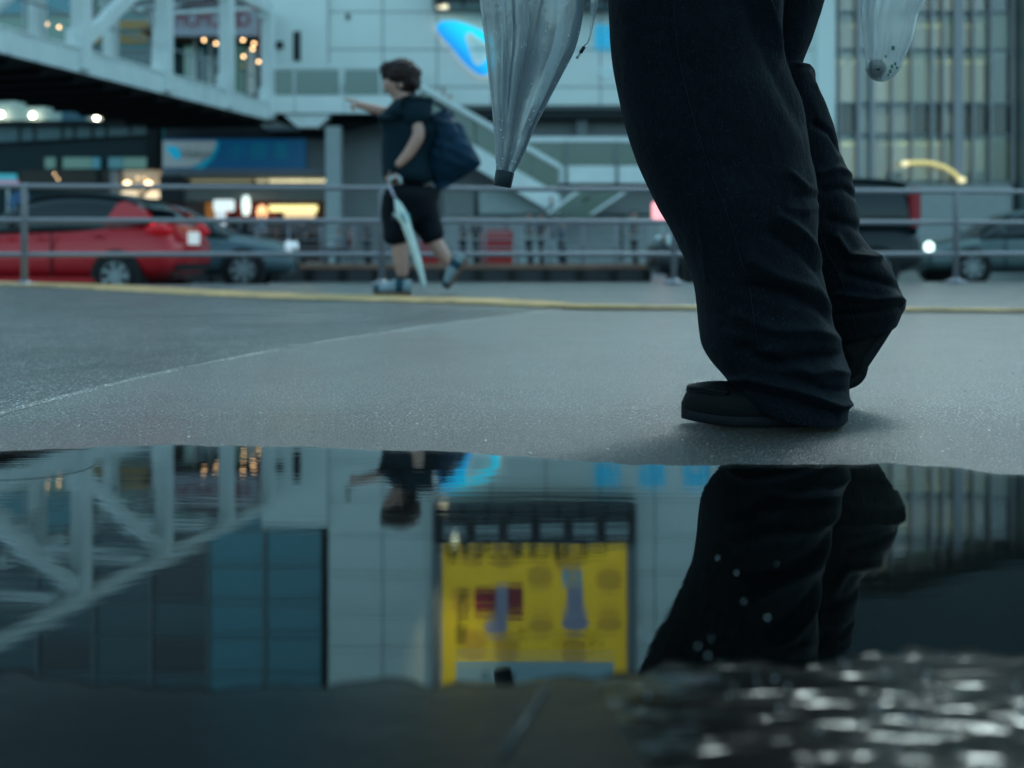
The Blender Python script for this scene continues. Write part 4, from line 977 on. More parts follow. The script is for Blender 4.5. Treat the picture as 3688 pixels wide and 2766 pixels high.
near_pairs = [(85,-760,610,-760,.125,0),(84,-500,650,-500,.13,0),(86,-250,690,-250,.12,0),(90,-80,708,-90,.115,0),(93,20,716,10,.11,0),(100,150,717,140,.11,0),(113,260,737,265,.11,0),
 (141,400,780,372,.112,0),(176,530,802,480,.115,0),(226,655,812,565,.115,0),(272,750,834,655,.115,0),(327,845,840,780,.112,0),(372,935,836,900,.11,0),(402,1015,852,985,.11,0),
 (417,1100,877,1090,.108,0),(424,1180,905,1195,.108,0),(434,1250,930,1260,.106,.002),(468,1308,950,1330,.102,.006),(516,1362,953,1400,.098,.014),(548,1398,950,1448,.098,.024),(578,1424,944,1484,.098,.030)]
near_folds = [
 ([(585,-20),(640,100),(720,250),(770,345),(800,430)], .010, .016, -1),
 ([(640,-20),(690,120),(716,250)], .012, -.012, -1),
 ([(560,60),(610,180),(690,330),(760,460)], .022, -.010, -1),
 ([(375,560),(392,800),(425,1010)], .006, .004, -1),
 ([(340,300),(370,560)], .010, .004, -1),
 ([(700,640),(770,690),(838,700)], .008, .007, -1), ([(690,760),(770,770),(838,745)], .007, .006, -1), ([(720,720),(838,722)], .007, -.006, -1),
 ([(660,790),(740,840),(800,900),(835,950)], .011, .010, -1), ([(640,850),(730,910),(810,980)], .013, -.010, -1),
 ([(560,940),(660,1000),(790,1040),(870,1110)], .013, .008, -1), ([(560,1030),(700,1060),(820,1110),(890,1180)], .014, -.013, -1),
 ([(520,1130),(640,1180),(780,1180),(900,1215)], .013, .009, -1), ([(540,1240),(640,1300),(760,1279),(930,1278)], .014, -.018, -1),
 ([(500,1190),(560,1260),(640,1250)], .010, .006, -1),
 ([(524,1366),(570,1352),(615,1362),(700,1382),(778,1406),(870,1446),(940,1450)], .0095, .015, -1),
 ([(560,1395),(680,1420),(780,1450),(860,1480)], .011, -.010, -1),
 ([(620,1330),(720,1350),(830,1390),(930,1400)], .010, -.008, -1),
 ([(700,1300),(780,1330),(850,1320),(940,1340)], .010, .008, -1)]
far_pairs = [(430,-760,860,-760,.115,0),(470,-500,872,-500,.12,0),(540,-250,880,-250,.115,0),(590,-80,876,-60,.11,0),(600,10,862,5,.108,0),(602,90,838,85,.105,0),(600,170,808,172,.10,0),(598,225,783,232,.096,0),
 (597,248,778,250,.095,0),(600,262,800,259,.098,0),(606,285,822,288,.105,0),(620,340,830,334,.105,0),(636,420,864,415,.105,0),(655,500,897,503,.105,0),(676,600,932,597,.105,0),(694,680,966,688,.105,0),
 (706,770,983,775,.105,0),(722,850,992,845,.105,0),(740,925,1030,902,.105,0),(762,1000,1092,955,.105,0),(790,1070,1128,1030,.10,0),(815,1135,1144,1095,.095,0),(845,1190,1136,1135,.085,.004),(868,1222,1124,1160,.08,.01)]
far_folds = [([(730,262),(780,256),(822,280)], .008, .010, -1), ([(800,330),(850,420),(900,510)], .012, .006, -1), ([(790,470),(850,500),(900,560)], .009, -.010, -1),
 ([(800,640),(880,620),(940,640)], .009, .008, -1), ([(820,700),(900,690),(965,720)], .009, -.010, -1), ([(860,860),(900,920),(980,925),(1060,920)], .010, .014, -1), ([(840,800),(930,820),(985,840)], .012, -.009, -1),
 ([(900,990),(1000,1010),(1110,1040)], .010, -.010, -1), ([(880,1060),(1000,1075),(1090,1070),(1140,1090)], .008, .010, -1), ([(880,1130),(1000,1120),(1110,1105)], .008, -.009, -1)]
walker = thing('person', 'walking person in loose black denim trousers and black moccasin shoes, seen from the thighs down', 'person', (X(760,DN), DN+.08, 0))
WO = Vector(walker.location)
mb = MB(); seams = []; hems = []
for prs, D, fo in ((near_pairs, DN, near_folds), (far_pairs, DF_, far_folds)):
    V, NR, NS = trouser_leg(prs, D, .1, fo)
    rings = [V[i*NS:(i+1)*NS] for i in range(NR)]
    seams.append([rings[i][int(NS*.70)]+Vector((0,-.0012,0)) for i in range(0, NR, 2)])
    hems.append([rings[-4][k]+Vector((0,-.0012,0))+Vector((0,0,.002)) for k in range(int(NS*.5), NS)])
    # hem turned inward
    last = rings[-1]; c = sum(last, Vector())/NS
    r1 = [c+(q-c)*.985+Vector((0,0,.0035)) for q in last]; r2 = [c+(q-c)*.93+Vector((0,0,.03)) for q in last]
    rings = [[q-WO for q in r] for r in rings+[r1, r2]]
    mb.loft(rings, False)
tro = mb.build('trousers', DEN, walker, True)
SEAMM = mat('seam_thread', (.004,.009,.014), .8, var=.5, vs=200)
for q_ in seams: MB().tube([p-WO for p in q_], .0008, 5).build('side_seam', SEAMM, tro, True)
for q_ in hems:
    st0 = MB()
    for a_, b_ in zip(q_[:-1:2], q_[1::2]): st0.tube([a_-WO, b_-WO], .0007, 4)
    st0.build('hem_stitching', SEAMM, tro, True)
# side seam stitching down the near leg
stm = MB()
sline = catmull([(*zc(q, DN),) for q in ((372,560),(385,720),(398,860),(430,1010),(470,1140),(505,1260),(540,1350))], 14)
# the body above the frame: one continuous skin-grown figure, clothed in a dark jacket
bz = lambda px, z, y: (X(px,DN)-WO.x, y-WO.y, z)
body = skinned('body', [(*bz(758,.98,2.11),.11),(*bz(762,1.18,2.11),.12),(*bz(764,1.38,2.11),.13),(*bz(762,1.50,2.11),.06),(*bz(758,1.60,2.11),.075),(*bz(752,1.69,2.11),.085),
   (*bz(764,1.44,1.95),.06),(*bz(740,1.20,1.90),.05),(*bz(650,1.06,1.89),.042),(*bz(600,1.04,1.88),.032),
   (*bz(764,1.44,2.27),.06),(*bz(800,1.18,2.34),.05),(*bz(850,1.0,2.36),.040),(*bz(872,.93,2.36),.03)],
   [(0,1),(1,2),(2,3),(3,4),(4,5),(2,6),(6,7),(7,8),(8,9),(2,10),(10,11),(11,12),(12,13)], M['skin'], walker)
jk = skinned('jacket', [(*bz(758,.90,2.11),.165),(*bz(760,1.10,2.11),.16),(*bz(763,1.36,2.11),.165),(*bz(763,1.47,2.11),.10),
   (*bz(764,1.43,1.94),.085),(*bz(742,1.20,1.89),.07),(*bz(660,1.07,1.885),.058),
   (*bz(764,1.43,2.28),.085),(*bz(800,1.18,2.345),.07),(*bz(845,1.02,2.36),.058)],
   [(0,1),(1,2),(2,3),(2,4),(4,5),(5,6),(2,7),(7,8),(8,9)], mat('black_jacket', (.012,.014,.018), .8, bump=.001), walker)
hd = skinned('hair', [(*bz(756,1.66,2.11),.10),(*bz(757,1.73,2.11),.095),(*bz(768,1.62,2.11),.08)], [(0,1),(0,2)], M['hair'], walker, noise_amp=.02, noise_s=20)
for side, hx in ((1, bz(586,1.035,1.88)), (2, bz(880,.90,2.36))):
    for k in range(4):
        o_ = Vector(hx)+Vector(((k-1.5)*.006, -.028+.018*k, 0))
        skinned('finger', [(*o_,.009),(*(o_+Vector((-.024,-.004,-.012))),.0085),(*(o_+Vector((-.030,.0,-.034))),.008),(*(o_+Vector((-.012,.006,-.046))),.007)], [(0,1),(1,2),(2,3)], M['skin'], walker, sub=1)
    o_ = Vector(hx); skinned('thumb', [(*(o_+Vector((.01,-.02,0))),.011),(*(o_+Vector((-.012,-.036,-.012))),.010),(*(o_+Vector((-.026,-.024,-.02))),.0085)], [(0,1),(1,2)], M['skin'], walker, sub=1)

SOLE = mat('black_crepe_sole', (.0045,.007,.009), .75, var=.25, vs=60, bump=.0022, bs=120)
SUEDE = mat('black_suede', (.0010,.0018,.0026), .6, var=.3, vs=40, bump=.0008, bs=260, spec=.14)
SUEDE2 = mat('lighter_suede', (.006,.009,.012), .75, var=.4, vs=60, bump=.001, bs=200, spec=.15)  # apron suede, lighter than the upper
THREAD = mat('dark_thread', (.02,.025,.028), .6, var=0)
def make_shoe(parent, L=.284, wmax=.050):
    """moccasin shoe: toe at x=0 pointing -x, heel at x=L, y = width, z up from the ground; returns list of (name, MB, mat)"""
    def hw(u): return wmax*(math.sin(math.pi*min(1, (u+.03)/.60)/1.0*.5)**.5 if u < .57 else 1-.22*((u-.57)/.43)**1.5) * (1 if u < .93 else max(.35, 1-((u-.93)/.07)**2*.6))
    toe = lambda u: .010*max(0, 1-u/.30)**1.6     # toe spring
    sole = MB(); up = MB(); rs = []; ru = []; NU = 40
    def outline(u, scale=1.0):
        return hw(u)*scale
    for i in range(NU+1):
        u = i/NU; x = u*L; w = outline(u)*(.25+.75*min(1, math.sqrt(max(0, 1-(1-min(1, u/.10))**2))+.0))
        z0 = toe(u)+.001; th = .021+.004*u
        ring = []
        for k in range(20):
            a = 2*math.pi*k/20; c, s = math.cos(a), math.sin(a)
            ring.append((x, (abs(c)**.35*(1 if c > 0 else -1))*w*1.04, z0+th/2+(abs(s)**.35*(1 if s > 0 else -1))*th/2))
        rs.append(ring)
        # upper height profile: rounded toe box, apron, rising to the ankle
        prof = [(0,.036),(.025,.052),(.06,.066),(.12,.074),(.20,.077),(.32,.078),(.42,.082),(.55,.095),(.7,.105),(.85,.105),(1,.095)]
        for (a0, h0), (a1, h1) in zip(prof, prof[1:]):
            if a0 <= u <= a1: hgt = h0+(h1-h0)*(u-a0)/(a1-a0); break
        ring = []; zb_ = z0+th-.003; H = max(.004, hgt-zb_+toe(u)*.3)
        for k in range(28):
            a = 2*math.pi*k/28; c, s = math.cos(a), math.sin(a)
            bul = 1.03+.05*math.sin(math.pi*max(0, s))
            yy = (abs(c)**.72*(1 if c > 0 else -1))*w*bul
            zz = zb_+H*(abs(s)**.86 if s > 0 else 0)-(.002 if s < 0 else 0)
            ring.append((x+.006*(1-u)*0, yy*.97, zz))
        ru.append(ring)
    sole.loft(rs); up.loft(ru)
    # apron: raised oval rim of puckered leather with an inset plate on the toe top
    rim = []; plate = []
    def top(u, yn):
        x = u*L; prof = [(0,.036),(.025,.052),(.06,.066),(.12,.074),(.20,.077),(.32,.078),(.42,.082),(.55,.095)]
        for (a0, h0), (a1, h1) in zip(prof, prof[1:]):
            if a0 <= u <= a1: hgt = h0+(h1-h0)*(u-a0)/(a1-a0); break
        return x, hgt-.017*yn*yn
    n = 44; path = []
    for k in range(n):
        t = -math.pi*.98+2*math.pi*.98*k/(n-1)
        u = .30-.225*math.cos(t*.5)**.8 if abs(t) < math.pi else .30
        u = .285-.235*max(0, math.cos(t*.5)); yn = math.sin(t*.5)
        x, z = top(max(.02, u), yn); path.append(Vector((x, yn*.036, z+.0015)))
    rr = [.0050+.0009*math.sin(k*2.4) for k in range(n)]
    rim_mb = MB().tube(path, rr, 8)
    pm_ = MB(); c0 = len(path)//2
    inner = [Vector((L*.175+(q.x-L*.175)*.86, q.y*.86, q.z-.002)) for q in path]
    cpt = Vector((L*.17, 0, .078)); vs = inner+[cpt]; pm_.add(vs, [(i, i+1, len(inner)) for i in range(len(inner)-1)])
    st = MB()
    for k in range(2, n-2, 1):
        q = path[k]+(path[k]-Vector((L*.17,0,path[k].z))).normalized()*.0058; q2 = path[k+1]+(path[k+1]-Vector((L*.17,0,path[k+1].z))).normalized()*.0058
        st.tube([q+(q2-q)*.15+Vector((0,0,-.0035)), q+(q2-q)*.75+Vector((0,0,-.0035))], .0009, 5)
    lace = MB()
    for k, u in enumerate((.40,.47)):
        lace.tube([(u*L, -.032, .078+.02*k*.5), (u*L-.004, 0, .094+.008*k), (u*L, .032, .078+.02*k*.5)], .0028, 6)
    return [('sole', sole, SOLE), ('upper', up, SUEDE), ('apron_rim', rim_mb, SUEDE), ('apron', pm_, SUEDE2), ('stitching', st, THREAD), ('lace', lace, THREAD)]
def place_shoe(M4, bend=None, label=None):
    root = None
    for nm, mb_, m_ in make_shoe(None):
        vv = []
        for v in mb_.v:
            v = Vector(v)
            if bend:   # ball joint bend: heel lifted about the ball of the foot
                u0 = .085
                if v.x > u0:
                    a = bend*min(1, (v.x-u0)/.05); dx, dz = v.x-u0, v.z-.0
                    v = Vector((u0+dx*math.cos(a)-dz*math.sin(a), v.y, dx*math.sin(a)+dz*math.cos(a)))
            vv.append(M4 @ v-WO)
        mb_.v = [tuple(q) for q in vv]
        if root is None:
            root = mb_.build('shoe', m_, walker, True)
            if label: root['label'] = label
        else: mb_.build(nm, m_, root, True)
xt = X(684, 1.965)
place_shoe(Matrix.Translation((xt, 1.995, .0)) @ Matrix.Rotation(R(-2), 4, 'Z'))
# trailing shoe, up on its toe
tx_, tz_ = zc((822,1440), DF_)
place_shoe(Matrix.Translation((tx_, DF_+.0, .006)) @ Matrix.Rotation(R(-4), 4, 'Z') @ Matrix.Rotation(R(-24), 4, 'Y'), bend=R(33))

# ================================================================ CLEAR UMBRELLA held by the walker
DU = 1.92
def uz(q): return 472+q[0]*.1172, q[1]*.1172
um = thing('clear_umbrella', 'furled clear vinyl umbrella hanging point down with a dark tip cap', 'umbrella', P(504, 187, DU)); UO = Vector(um.location)
VIN = film('clear_vinyl', (.30,.39,.45), .12, .60, .10, bump=.0012, bs=60, stretch=(1,1,.5))
ulp = [(-30,-1400,940,-1400),(-25,-1100,1010,-1100),(5,-600,1015,-600),(40,-250,1000,-250),(62,0,963,0),(82,150,944,150),(103,300,915,300),(118,440,872,440),(130,560,812,560),(146,700,738,700),(162,850,660,850),(176,1000,590,990),(186,1120,528,1110),(193,1230,480,1230),(198,1330,436,1340),(203,1400,398,1410),(207,1452,362,1470)]
rows = catmull(ulp, 9); NS = 128; rings = []
for ri, (lx, ly, rx, ry) in enumerate(rows):
    a_ = P(*uz((lx,ly)), DU); b_ = P(*uz((rx,ry)), DU); C = (a_+b_)/2; A = (b_-a_)/2; w = A.length; ring = []
    tt = ri/len(rows)
    for k in range(NS):
        a = 2*math.pi*k/NS; c, s = math.cos(a), math.sin(a)
        pleat = 1-.30*min(1, w/.05)*(.5-.5*math.cos(8*a+1.2*math.sin(3*a)+tt*1.1))**1.5*abs(s)**.6
        nz = noise.noise(Vector((c*2.2, s*2.2, (a_.z)*9)))*.004*min(1, w/.03)
        p = C+A*c*(1-.04*(1-pleat))+Vector((0, w*.62*s*pleat, 0)); p += Vector((0, s, 0))*nz
        ring.append(p-UO)
    rings.append(ring)
MB().loft(rings, False).build('canopy', VIN, um, True)
# inner folded layers
rings2 = [[Vector(((q.x-(sum((p.x for p in r))/NS))*.55+sum((p.x for p in r))/NS-.004, q.y*.5, q.z+.006)) for q in r[::2]] for r in rings]
MB().loft(rings2, False).build('inner_fold', VIN, um, True)
tipa = P(*uz((282,1465)), DU)-UO; tipb = P(*uz((258,1592)), DU)-UO; axis = (tipa-tipb).normalized()
MB().tube([tipb, tipb+axis*.0008, tipa, tipa+axis*.001], [.0150,.0156,.0164,.0158], 28).build('tip_cap', mat('dark_slate_cap', (.012,.022,.028), .42, var=.04), um, True)
topp = P(*uz((520,-1500)), DU)-UO
MB().tube([tipa, tipa+axis*.05, topp], .0042, 10).build('shaft', mat('shaft_dark', (.02,.04,.05), .35, .4, var=0), um, True)
ribm = mat('rib_dark', (.015,.03,.045), .35, .3, var=0)
for k in range(8):
    a = 2*math.pi*k/8+.3; end = [(415,0),(470,0),(560,0),(500,-20),(390,-10),(610,0),(540,-10),(450,5)][k]
    pts = []
    for t_i in range(9):
        t_ = t_i/8; p = tipa.lerp(P(*uz(end), DU)-UO, t_); sp2 = .0045+.020*math.sin(min(1, t_*1.2)*1.4)
        pts.append(p+Vector((0, math.sin(a)*sp2, 0))+Vector((math.cos(a)*.004, 0, 0)))
    pts.append(pts[-1]+(pts[-1]-pts[-2])*4)
    MB().tube(pts, .0024, 6).build('rib', ribm, um, True)
MB().tube([topp, topp+Vector((.012,0,.06)), topp+Vector((.008,0,.12)), topp+Vector((-.02,0,.15)), topp+Vector((-.05,0,.14)), topp+Vector((-.06,0,.11))], .009, 12).build('handle', mat('handle_white', (.5,.55,.58), .3, var=0), um, True)
# closing strap with its press stud
sb_ = MB(); sr = []
for q in catmull([(1002,-120,1088,-120),(1000,0,1082,0),(1006,80,1066,80),(1012,150,1048,160),(1008,230,1030,240),(998,310,1012,320),(975,372,985,378)], 6):
    a_ = P(*uz(q[:2]), DU-.02)-UO; b_ = P(*uz(q[2:]), DU-.02)-UO
    sr.append([a_, b_, b_+Vector((0,.0012,0)), a_+Vector((0,.0012,0))])
sb_.loft(sr); sb_.build('strap', VIN, um, True)
MB().tube([P(*uz((975,372)), DU-.02)-UO, P(*uz((950,405)), DU-.02)-UO], .0008, 6).build('strap_cord', M['black'], um)
MB().tube([P(*uz((958,400)), DU-.02)-UO, P(*uz((925,450)), DU-.02)-UO], [.0030,.0032], 10).build('press_stud', M['black'], um, True)
MB().tube([P(*uz((925,450)), DU-.02)-UO, P(*uz((892,498)), DU-.02)-UO], [.0018,.0024], 8).build('strap_end', VIN, um, True)
# drops of rain on the vinyl
dr = MB(); rng = random.Random(4)
for k in range(46):
    t_ = rng.random(); row = rings[int(len(rings)*(.32+.62*rng.random()))]; q = row[int(NS*(.52+.46*rng.random()))]
    r_ = rng.uniform(.0006,.0014); dr.lathe([(0,-r_),(r_*.8,-r_*.5),(r_,0),(r_*.7,r_*.8),(0,r_*1.4)], q, n=7)
stuff(dr.build('rain_drops', mat('drop_glass', (.6,.7,.75), .03, var=0, spec=1.), um, True))

# ================================================================ THIN PLASTIC BAG
DG = 2.30
def gz(q): return 750+q[0]*.1255, q[1]*.1255
pb = thing('plastic_bag', 'thin translucent carrier bag with a small brown bun in its bottom, hanging at upper right', 'bag', P(*gz((1050,650)), DG)); PO_ = Vector(pb.location)
glp = [(860,-1100,1330,-1100),(850,-600,1460,-600),(868,-250,1430,-250),(889,0,1392,0),(885,130,1332,130),(903,290,1298,290),(915,400,1258,400),(921,480,1218,490),(922,550,1196,545),(938,590,1165,592),(968,625,1120,628),(1010,646,1075,648)]
rows = catmull(glp, 8); rings = []; NS2 = 96
for ri, (lx, ly, rx, ry) in enumerate(rows):
    a_ = P(*gz((lx,ly)), DG); b_ = P(*gz((rx,ry)), DG); C = (a_+b_)/2; A = (b_-a_)/2; w = A.length; ring = []
    for k in range(NS2):
        a = 2*math.pi*k/NS2; c, s = math.cos(a), math.sin(a); th = math.atan2(s, c)
        cre = 1+.16*noise.noise(Vector((c*3, s*3, a_.z*3)))+.10*noise.noise(Vector((c*8, s*8, a_.z*6+3)))
        ring.append(C+A*c*(1+.02*(cre-1))+Vector((0, w*.6*s*cre, 0))-PO_)
    rings.append(ring)
MB().loft(rings, True).build('bag_film', film('bag_plastic', (.62,.70,.72), .06, .66, .15, bump=.002, bs=45, stretch=(1,1,.25)), pb, True)
bp0 = P(*gz((1010,545)), DG)-PO_
bm_ = MB().lathe([(0,-.019),(.012,-.016),(.0185,-.005),(.018,.008),(.011,.017),(0,.019)], bp0, n=20); bm_.build('bun', mat('bun_brown', (.035,.014,.008), .6, var=.3, vs=60), pb, True)
for (a, b, r_) in ((1160,372,.0035),(1100,440,.002),(1150,520,.003),(1175,500,.0025),(1135,560,.003),(1190,530,.0022),(1120,590,.002)):
    q = P(*gz((a,b)), DG-.045)-PO_; mm = MB(); mm.box(q.x-r_, q.y+.012, q.z-r_*1.3, q.x+r_*.7, q.y+.0132, q.z+r_*1.1); mm.build('green_print', mat('print_green', (.01,.13,.08), .5, var=0), pb)
for s in (-1, 1):
    q0 = P(*gz((1090+s*180,-1100)), DG)-PO_; MB().tube([q0, q0+Vector((-s*.02,0,.07)), q0+Vector((-s*.05,0,.12))], .006, 6).build('handle', VIN, pb, True)

# ================================================================ POINTING WOMAN
DWm = 7.6
def wq(zx, zy, D=DWm): return 250+zx*.1255, zy*.1255           # upper crop units
def wf(zx, zy): return 249.9+zx*.12553, 166.6+zy*.12553         # lower crop units
wm = thing('person', 'striding woman in dark teal T-shirt and knee-length shorts pointing ahead, beyond the yellow line', 'person', (X(398,DWm), DWm, 0)); MO = Vector(wm.location)
def J(q, y, r): v = P(q[0], q[1], DWm+y)-MO; return (v.x, v.y, v.z, r)
skinP = [J(wq(1260,1450),0,.10),        #0 pelvis
 J(wq(1270,1150),0,.12),                #1 belly
 J(wq(1290,900),0,.11),                 #2 chest
 J(wq(1230,770),0,.055),                #3 neck
 J(wq(1140,690),0,.085),                #4 head
 J(wq(1150,610),0,.095),                #5 crown
 J(wq(1320,870),-.16,.042),             #6 near shoulder
 J(wq(1350,1080),-.22,.046),            #7 near elbow
 J(wq(1260,1230),-.22,.040),            #8
 J(wq(1165,1330),-.22,.026),            #9 wrist
 J(wq(1235,880),.15,.040),              #10 far shoulder
 J(wq(1115,900),.18,.038),              #11
 J(wq(980,868),.18,.036),               #12
 J(wq(835,826),.18,.026),               #13 wrist
 J(wf(1200,330),-.06,.085),             #14 near/front thigh
 J(wf(1195,620),-.06,.062),             #15 knee
 J(wf(1205,760),-.06,.058),             #16 calf
 J(wf(1220,890),-.06,.036),             #17 ankle
 J(wf(1400,350),.07,.08),               #18 rear thigh
 J(wf(1470,600),.07,.058),              #19 rear knee
 J(wf(1540,700),.07,.052),              #20
 J(wf(1600,790),.07,.034)]              #21
body = skinned('body', skinP, [(0,1),(1,2),(2,3),(3,4),(4,5),(2,6),(6,7),(7,8),(8,9),(2,10),(10,11),(11,12),(12,13),(0,14),(14,15),(15,16),(16,17),(0,18),(18,19),(19,20),(20,21)], M['skin'], wm)
TEAL = mat('dark_teal_tshirt', (.0018,.016,.026), .8, var=.15, vs=6, bump=.004, bs=14)
skinned('tshirt', [J(wq(1270,1500),0,(.235,.19)), J(wq(1260,1350),0,(.23,.19)), J(wq(1255,1150),0,(.225,.19)), J(wq(1262,980),0,(.225,.20)), J(wq(1275,870),0,(.21,.20)), J(wq(1235,785),0,.085),
   J(wq(1320,880),-.16,.105), J(wq(1345,1030),-.21,.10), J(wq(1215,880),.15,.10), J(wq(1140,900),.18,.075)],
   [(0,1),(1,2),(2,3),(3,4),(4,5),(4,6),(6,7),(4,8),(8,9)], TEAL, wm, noise_amp=.02, noise_s=6)
SHO = mat('navy_shorts', (.0018,.005,.009), .8, var=.2, vs=6, bump=.004, bs=14)
skinned('shorts', [J(wf(1285,120),0,(.25,.22)), J(wf(1275,230),0,(.25,.22)), J(wf(1190,380),-.07,.13), J(wf(1172,520),-.07,.105), J(wf(1165,635),-.07,.092), J(wf(1350,360),.07,.135), J(wf(1430,500),.07,.10), J(wf(1480,610),.07,.082)],
   [(0,1),(1,2),(2,3),(3,4),(1,5),(5,6),(6,7)], SHO, wm, noise_amp=.018, noise_s=7)
hb = MB()
for (cq, rx_, ry_, rz_, sd) in ((wq(1205,588),.128,.115,.098,1),(wq(1245,655),.095,.10,.088,2),(wq(1120,560),.072,.085,.062,3)):
    c_ = Vector(J(cq,0,0)[:3]); rings = []
    for i in range(1, 30):
        ph = math.pi*i/30; ring = []
        for k in range(44):
            a_ = 2*math.pi*k/44; d_ = Vector((math.sin(ph)*math.cos(a_), math.sin(ph)*math.sin(a_), math.cos(ph)))
            f_ = 1+.16*noise.fractal(d_*4.5+Vector((sd*7,0,0)), .8, 2.2, 4)+.07*noise.noise(d_*16+Vector((sd,0,0)))
            ring.append(c_+Vector((d_.x*rx_, d_.y*ry_, d_.z*rz_))*f_)
        rings.append(ring)
    hb.loft(rings)
hb.build('hair', M['hair'], wm, True)
fx = J(wq(1092,690),0,0); MB().lathe([(0,-.02),(.014,-.012),(.012,.01),(.003,.028)], fx[:3], n=10).build('nose', M['skin'], wm, True)
e_ = J(wq(1115,655),-.035,0); MB().lathe([(0,-.011),(.011,0),(0,.011)], e_[:3], n=10).build('eye', mat('eye', (.03,.02,.02), .2, var=0), wm, True)
e_ = J(wq(1200,680),-.085,0); MB().lathe([(0,-.02),(.016,-.01),(.018,.01),(0,.02)], e_[:3], n=10).build('ear', M['skin'], wm, True)
e_ = J(wq(1105,725),-.02,0); MB().tube([(e_[0]-.01, e_[1]-.02, e_[2]), (e_[0]-.012, e_[1]+.02, e_[2])], .006, 6).build('mouth', mat('lips', (.35,.12,.11), .4, var=0), wm, True)
# hands: palm and fingers
def hand(px_palm, y, seq, name='hand'):
    c = J(px_palm, y, .03)
    skinned(name, [c, J((px_palm[0]-1.5, px_palm[1]+.3), y, .026)], [(0,1)], M['skin'], wm)
    for s in seq:
        skinned('finger', [J(q, y+dy, r) for (q, dy, r) in s], [(i, i+1) for i in range(len(s)-1)], M['skin'], wm, sub=1)
hand(wq(845,825), .18, [
  [(wq(830,805),-.01,.011),(wq(790,795),-.01,.010),(wq(745,785),-.01,.0085)],
  [(wq(825,825),-.02,.011),(wq(800,840),-.03,.010),(wq(815,865),-.03,.009)],
  [(wq(830,840),-.025,.011),(wq(808,858),-.035,.010),(wq(825,878),-.035,.009)],
  [(wq(840,850),-.03,.010),(wq(820,870),-.04,.009),(wq(838,885),-.04,.008)],
  [(wq(850,805),.02,.012),(wq(815,800),.03,.010),(wq(790,808),.03,.009)]])
hand(wq(1120,1385), -.22, [
  [(wq(1105,1400),-.02+.01*k,.011),(wq(1085+6*k,1425),-.03+.012*k,.010),(wq(1110+4*k,1450),-.025+.012*k,.009)] for k in range(4)]+[[(wq(1150,1380),-.02,.012),(wq(1170,1410),-.03,.010),(wq(1150,1440),-.03,.009)]])
bw = J(wq(1160,1335),-.22,0); MB().tube([(bw[0]-.02,bw[1],bw[2]-.010),(bw[0]+.022,bw[1],bw[2]+.012)][:2], .030, 14).build('bracelet', mat('bracelet_pale', (.45,.42,.48), .3, .3), wm, True) if False else None
# trainers
SH1 = mat('trainer_pale', (.24,.30,.33), .5, var=.2, vs=20); SH2 = mat('trainer_teal', (.01,.055,.08), .5); SH3 = mat('trainer_sole_brown', (.16,.075,.04), .6)
def trainer(Mx, lab=None):
    L = .255; ru = []; rs_ = []
    for i in range(21):
        u = i/20; w = .046*(.35+.65*min(1, math.sin(min(1, u/.55)*math.pi/2)**.7))*(1 if u < .6 else 1-.25*(u-.6)/.4); h = (.034+.050*min(1, (u/.55))**.9) if u < .55 else .084-.0*u
        ring = []; rg = []
        for k in range(20):
            a = 2*math.pi*k/20; c, s = math.cos(a), math.sin(a)
            ring.append((u*L, w*(abs(c)**.7*(1 if c > 0 else -1)), .018+(h*abs(s)**.7 if s > 0 else 0)))
            rg.append((u*L-.002, w*1.1*(abs(c)**.4*(1 if c > 0 else -1)), .010+.011*(abs(s)**.4*(1 if s > 0 else -1))+.008*max(0, 1-u/.2)))
        ru.append(ring); rs_.append(rg)
    tr = lambda rr: [[Mx @ Vector(q)-MO for q in r] for r in rr]
    up_ = MB().loft(tr(ru)).build('shoe', SH1, wm, True)
    if lab: up_['label'] = lab
    MB().loft(tr(rs_)).build('sole', SH3, up_, True)
    for u in (.04, .60):
        i0 = int(u*20); sub_ = [[(q[0], q[1]*1.04, q[2]*1.03+.001) for q in r] for r in ru[i0:i0+(4 if u < .5 else 5)]]
        MB().loft(tr(sub_)).build('teal_patch', SH2, up_, True)
    for k in range(4):
        x = .09+.025*k; MB().tube([Mx @ Vector((x,-.036,.055+.006*k))-MO, Mx @ Vector((x-.004,0,.078+.007*k))-MO, Mx @ Vector((x,.036,.055+.006*k))-MO], .003, 6).build('lace', SH1, up_, True)
fx0 = P(*wf(985,1000), DWm-.06)
trainer(Matrix.Translation((fx0.x, DWm-.06, .0)))
hx = P(*wf(1660,775), DWm+.07)     # raised heel
trainer(Matrix.Translation(P(*wf(1585,985), DWm+.07)) @ Matrix.Rotation(R(-58), 4, 'Y'), 'trailing trainer lifted on its toe with brown sole showing')
# shoulder bag
BAG = mat('blue_shoulder_bag', (.002,.026,.055), .6, var=.3, vs=5, bump=.01, bs=9)
sbag = thing('shoulder_bag', 'big dark blue shoulder bag swinging behind the striding woman', 'bag', P(*wq(1620,1200), DWm+.02)); BGO = Vector(sbag.location)
glp = [(1540,870,1630,885),(1440,920,1640,950),(1410,1010,1690,985),(1400,1110,1740,1090),(1400,1220,1790,1190),(1410,1330,1842,1295),(1430,1410,1800,1350),(1470,1480,1690,1420),(1500,1520,1580,1490)]
rows = catmull(glp, 5); rings = []
for ri, (lx, ly, rx, ry) in enumerate(rows):
    a_ = P(*wq(lx,ly), DWm); b_ = P(*wq(rx,ry), DWm); C = (a_+b_)/2; A = (b_-a_)/2; w = A.length
    t_ = ri/(len(rows)-1); dp = .02+.11*math.sin(math.pi*min(1, t_*1.15))
    rings.append([C+A*math.cos(2*math.pi*k/40)+Vector((0, dp*math.sin(2*math.pi*k/40)*(1+.25*noise.noise(Vector((k*.5, ri*.4, 0)))), 0))-BGO for k in range(40)])
